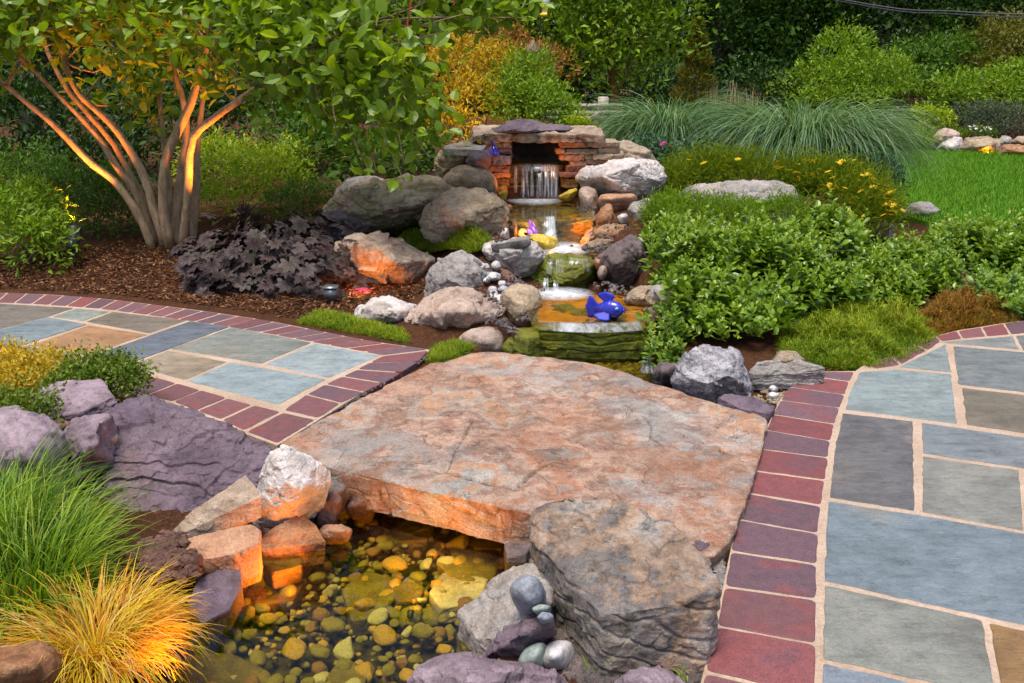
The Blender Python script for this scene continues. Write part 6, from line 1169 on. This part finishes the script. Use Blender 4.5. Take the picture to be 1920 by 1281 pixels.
rg = grass_clump('upright reed grass with tan plumes behind the large grasses', np.array((*atd(1375, 240, 12.3)[:2], 0.)), .45, 700, .75, .014, 'g_silver', 581, tilt=(0, .35), bend=.6, name='reed_grass')
b = disc(np.array(rg.location)+(0, 0, .55), .42, 130, np.random.default_rng(3)); blades('plumes', b, .5, .022, 'g_tan', rg, 583, tilt=(0, .2), bend=.25, seg=4)
# the wood beyond
rng = np.random.default_rng(91); n = 72000; x = rng.uniform(-32, 32, n); lay = rng.integers(0, 3, n); y = np.array((25., 28, 31.))[lay]+1.4*fbm(np.c_[x*.35, lay*9., np.zeros(n)], 3, 6)+rng.normal(0, .35, n); z = rng.uniform(-.1, 1, n)*np.array((5.5, 8, 11))[lay]
gap = fbm(np.c_[x*.4, y*.1, z*.5], 3, 8); keep = (lay > 0) | (gap > -.25); x, y, z, gap = x[keep], y[keep], z[keep], gap[keep]; n = len(x)
V, Fs, R, T = leaves_geo(np.stack((x, y, z), 1), unit(rng.normal(size=(n, 3))+np.array((0, -.2, -.1))), unit(rng.normal(size=(n, 3))*.7+np.array((0, -.5, .7))), rng.uniform(.3, .55, n), rng.uniform(.2, .38, n), DIA, np.clip(rng.uniform(size=n)*.8+.2*gap, 0, 1))
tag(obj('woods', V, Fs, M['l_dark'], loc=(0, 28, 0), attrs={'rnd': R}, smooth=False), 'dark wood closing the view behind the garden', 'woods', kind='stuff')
for k, (px, d, r) in enumerate([(1630, 26.2, .16), (1700, 26.4, .2), (1570, 26.2, .14), (1745, 26.2, .12), (1440, 26.2, .18), (60, 16, .16), (250, 17, .2), (1000, 26.4, .2), (1880, 26.4, .2)]):
    b = atd(px, 250, d); b[2] = -.1; P = smooth_path([b, b+(.1, 0, 2), b+(-.1+.05*k, .1, 4), b+(.1, 0, 7)], 12)
    tag(obj('bare_tree', *tube(P, np.linspace(r*1.2, r*.7, 12), 10), M['bark_dark']), 'dark bare trunk standing in the shade of the wood', 'tree', 'bare trunks in the wood')

# lawn blades
rng = np.random.default_rng(95); Q = scatter_poly(LAWN, 60000, rng); Q = Q[np.abs(Q[:, 0]) < 9]; b = np.c_[Q, np.full(len(Q), lz-.005)]
tag(blades('grass', b, .055, .009, 'g_lawn', None, 96, tilt=(0, .7), bend=.6, seg=2), 'short mown grass blades of the lawn', 'grass', kind='stuff')

# ------------------------------------------------------------------ ornaments and garden furniture
def ellipsoid(c, r, ax=None, res=4, sq=None):
    U, Fc = ico(res); V = U*np.array(r)
    if ax is not None:
        R_ = Vector(ax).to_track_quat('X', 'Z').to_matrix(); V = V@np.array(R_).T
    return V+np.array(c), [Fc]
def fan(base, d, up, L, w, n=9, th=.006, ripple=.12):
    """ribbed fin spreading from base along d, with thickness."""
    base, d, up = np.array(base), unit(np.array(d, float)), unit(np.array(up, float)); nrm = unit(np.cross(d, up)); V = []; m = 6
    for s in (1, -1):
        for i in range(m+1):
            q = i/m
            for j in range(n):
                u = (j/(n-1)-.5)*2; r = L*q*(1-.18*u*u+.05*math.cos(u*9)); V.append(base+d*r*math.cos(u*.75)+up*(r*math.sin(u*.75)*w/L*1.2+u*.012)+nrm*(s*th*(1-.6*q)+ripple*L*.12*math.sin(u*10)*q))
    V = np.array(V); N_ = (m+1)*n; F_ = []
    for i in range(m):
        for j in range(n-1): a = i*n+j; F_.append((a, a+1, a+n+1, a+n)); F_.append((N_+a, N_+a+n, N_+a+n+1, N_+a+1))
    edge = [j for j in range(n)]+[i*n+n-1 for i in range(1, m+1)]+[m*n+j for j in range(n-2, -1, -1)]+[i*n for i in range(m-1, 0, -1)]
    for a, b_ in zip(edge, edge[1:]+edge[:1]): F_.append((b_, a, N_+a, N_+b_))
    return V, [np.array(F_)]
def fish(label, c, s, head, mat='blue', mat2='blue_pale', lift=0.):
    c = np.array(c, float); h = unit(np.array(head, float)); up = np.array((0, 0, 1.)); side = unit(np.cross(up, h)); t = empty('ceramic_fish', c-(0, 0, s*.3), label, 'fish ornament')
    U, Fc = ico(5); q = U[:, 0]; rad = np.where(q > 0, 1, 1+.45*q); V = c+(q[:, None]*h*s*.5)+side*(U[:, 1]*rad*s*.24)[:, None]+up*(U[:, 2]*rad*s*.30)[:, None]; V += unit(V-c)*(.012*s*np.sin(q*26)*np.clip(.4-q, 0, 1))[:, None]
    obj('body', V, [Fc], M[mat], t)
    obj('tail', *fan(c-h*s*.34, -h+up*.1, up, s*.46, s*.46), M['blue_fin' if mat == 'blue' else mat], t); obj('dorsal_fin', *fan(c+up*s*.20-h*s*.05, up*.9-h*.25, h, s*.36, s*.34), M['blue_fin' if mat == 'blue' else mat], t)
    for sg in (1, -1): obj('side_fin', *fan(c+side*sg*s*.19+h*s*.03-up*s*.08, side*sg*.7-h*.55-up*.45, h-up*.3, s*.36, s*.32), M['blue_fin' if mat == 'blue' else mat], t)
    for sg in (1, -1):
        e = obj('eye', *ellipsoid(c+h*s*.34+side*sg*s*.17+up*s*.08, (s*.05,)*3, res=3), M[mat2], t); obj('pupil', *ellipsoid(c+h*s*.36+side*sg*s*.207+up*s*.085, (s*.024,)*3, res=3), M['black_metal'], e)
    obj('mouth', *tube([c+h*s*.48, c+h*s*.535], (s*.07, s*.085), 14), M[mat], t); return t
fish('cobalt blue ceramic fish on the amber ledge pool', atd(1142, 580, 4.69), .17, (.86, -.5, .05))
fish('small cobalt blue fish ornament on the stones left of the cave', atd(928, 283, 6.95), .085, (.35, -.5, -.75), mat2='orange_glaze')
fish('violet glass fish ornament glowing in the recess of the stream', atd(1001, 432, 6.08), .085, (.5, -.7, -.5), mat='violet', mat2='violet')
lpst = np.array((*atd(999, 110, 9.9)[:2], 0.)); t = empty('lamp_pillar', lpst, 'rusty round lamp pillar with a domed cap behind the shrubs', 'lamp post')
zt = atd(999, 75, 9.9)[2]; obj('post', *lathe([(.066, 0), (.066, zt-.27), (.074, zt-.26), (.074, zt-.23)], 18, lpst), M['rust_metal'], t); obj('lantern', *lathe([(.055, zt-.23), (.055, zt-.13)], 18, lpst), M['clear'], t); obj('cap', *lathe([(.095, zt-.13), (.095, zt-.115), (.073, zt-.07), (.03, zt-.03), (.015, zt)], 18, lpst), M['rust_metal'], t)
fp = np.array((*atd(1013, 110, 11.5)[:2], 0.)); t = empty('bird_feeder', fp, 'bird feeder with a yellow base hanging from a thin pole', 'bird feeder')
zf = atd(1020, 30, 11.5)[2]; obj('pole', *tube(smooth_path([fp, fp+(0, 0, zf), fp+(0, 0, zf+.45), fp+(.03, 0, zf+.52), fp+(.06, 0, zf+.45)], 20), .008, 8), M['black_metal'], t); fc = fp+(.06, 0, 0)
obj('base', *lathe([(.0, zf-.01), (.065, zf-.01), (.075, zf+.02), (.05, zf+.035)], 16, fc), M['yellow_plastic'], t); obj('tube', *lathe([(.045, zf+.035), (.045, zf+.3)], 16, fc), M['clear'], t); obj('lid', *lathe([(.06, zf+.3), (.055, zf+.33), (.02, zf+.37), (.006, zf+.45)], 16, fc), M['yellow_plastic'], t)
for x, y0, y1, d, lab in ((771, -40, 95, 9.0, 'long thin red ribbon hanging among the leaves'), (860, -60, 30, 9.0, 'short red ribbon hanging near the top of the frame')):
    a, b = atd(x, y0, d), atd(x-8, y1, d); m_ = smooth_path([a, (a*2+b)/3+(.012, 0, 0), (a+2*b)/3-(.01, 0, 0), b], 20); w_ = .011
    V = np.concatenate([m_+(w_, .0, 0), m_+(w_*.2, .004, 0), m_-(w_, .0, 0), m_-(-w_*.2, .004, 0)]); i = np.arange(19); F_ = [np.concatenate([np.stack((k*20+i, ((k+1) % 4)*20+i, ((k+1) % 4)*20+i+1, k*20+i+1), 1) for k in range(4)])]
    tag(obj('ribbon', V, F_, M['red']), lab, 'ribbon')
fx = np.array((*atd(1100, 240, 11)[:2], 0.)); t = empty('rail_fence', fx, 'weathered grey rail fence seen behind the arching grass', 'fence')
for k, y in enumerate((198, 211, 221)):
    a, b = atd(1066, y, 11), atd(1136, y-2, 11); V, F_ = box(a[0]-.3, b[0]+.2, 10.97, 11.02, a[2]-.03, a[2]+.022, .006); obj('rail', V, F_, M['wood_grey'], t)
for x in (1052, 1132): a = atd(x, 195, 11); V, F_ = box(a[0]-.06, a[0]+.06, 11.03, 11.11, -.1, a[2]+.08, .008); obj('post', V, F_, M['wood_grey'], t)
obj('brace', *tube([atd(1078, 238, 10.93), atd(1122, 214, 10.93)], .026, 6), M['wood_grey'], t)
for k, (x0, y0, x1, y1) in enumerate(((1640, 10, 1960, 27), (1640, 14, 1960, 33))):
    a, b = atd(x0, y0, 19), atd(x1, y1, 15); d = b-a; P = smooth_path([a-d*1.5+(0, 0, .5), a, (a+b)/2-(0, 0, .03), b, b+d*1.0+(0, 0, .2)], 30)
    tag(obj('power_line', *tube(P, .011, 6), M['wire']), ('upper' if k == 0 else 'lower')+' of the two power lines crossing the wood', 'power line')
bt = atd(690, 14, 8.5); be = atd(775, 4, 8.5)
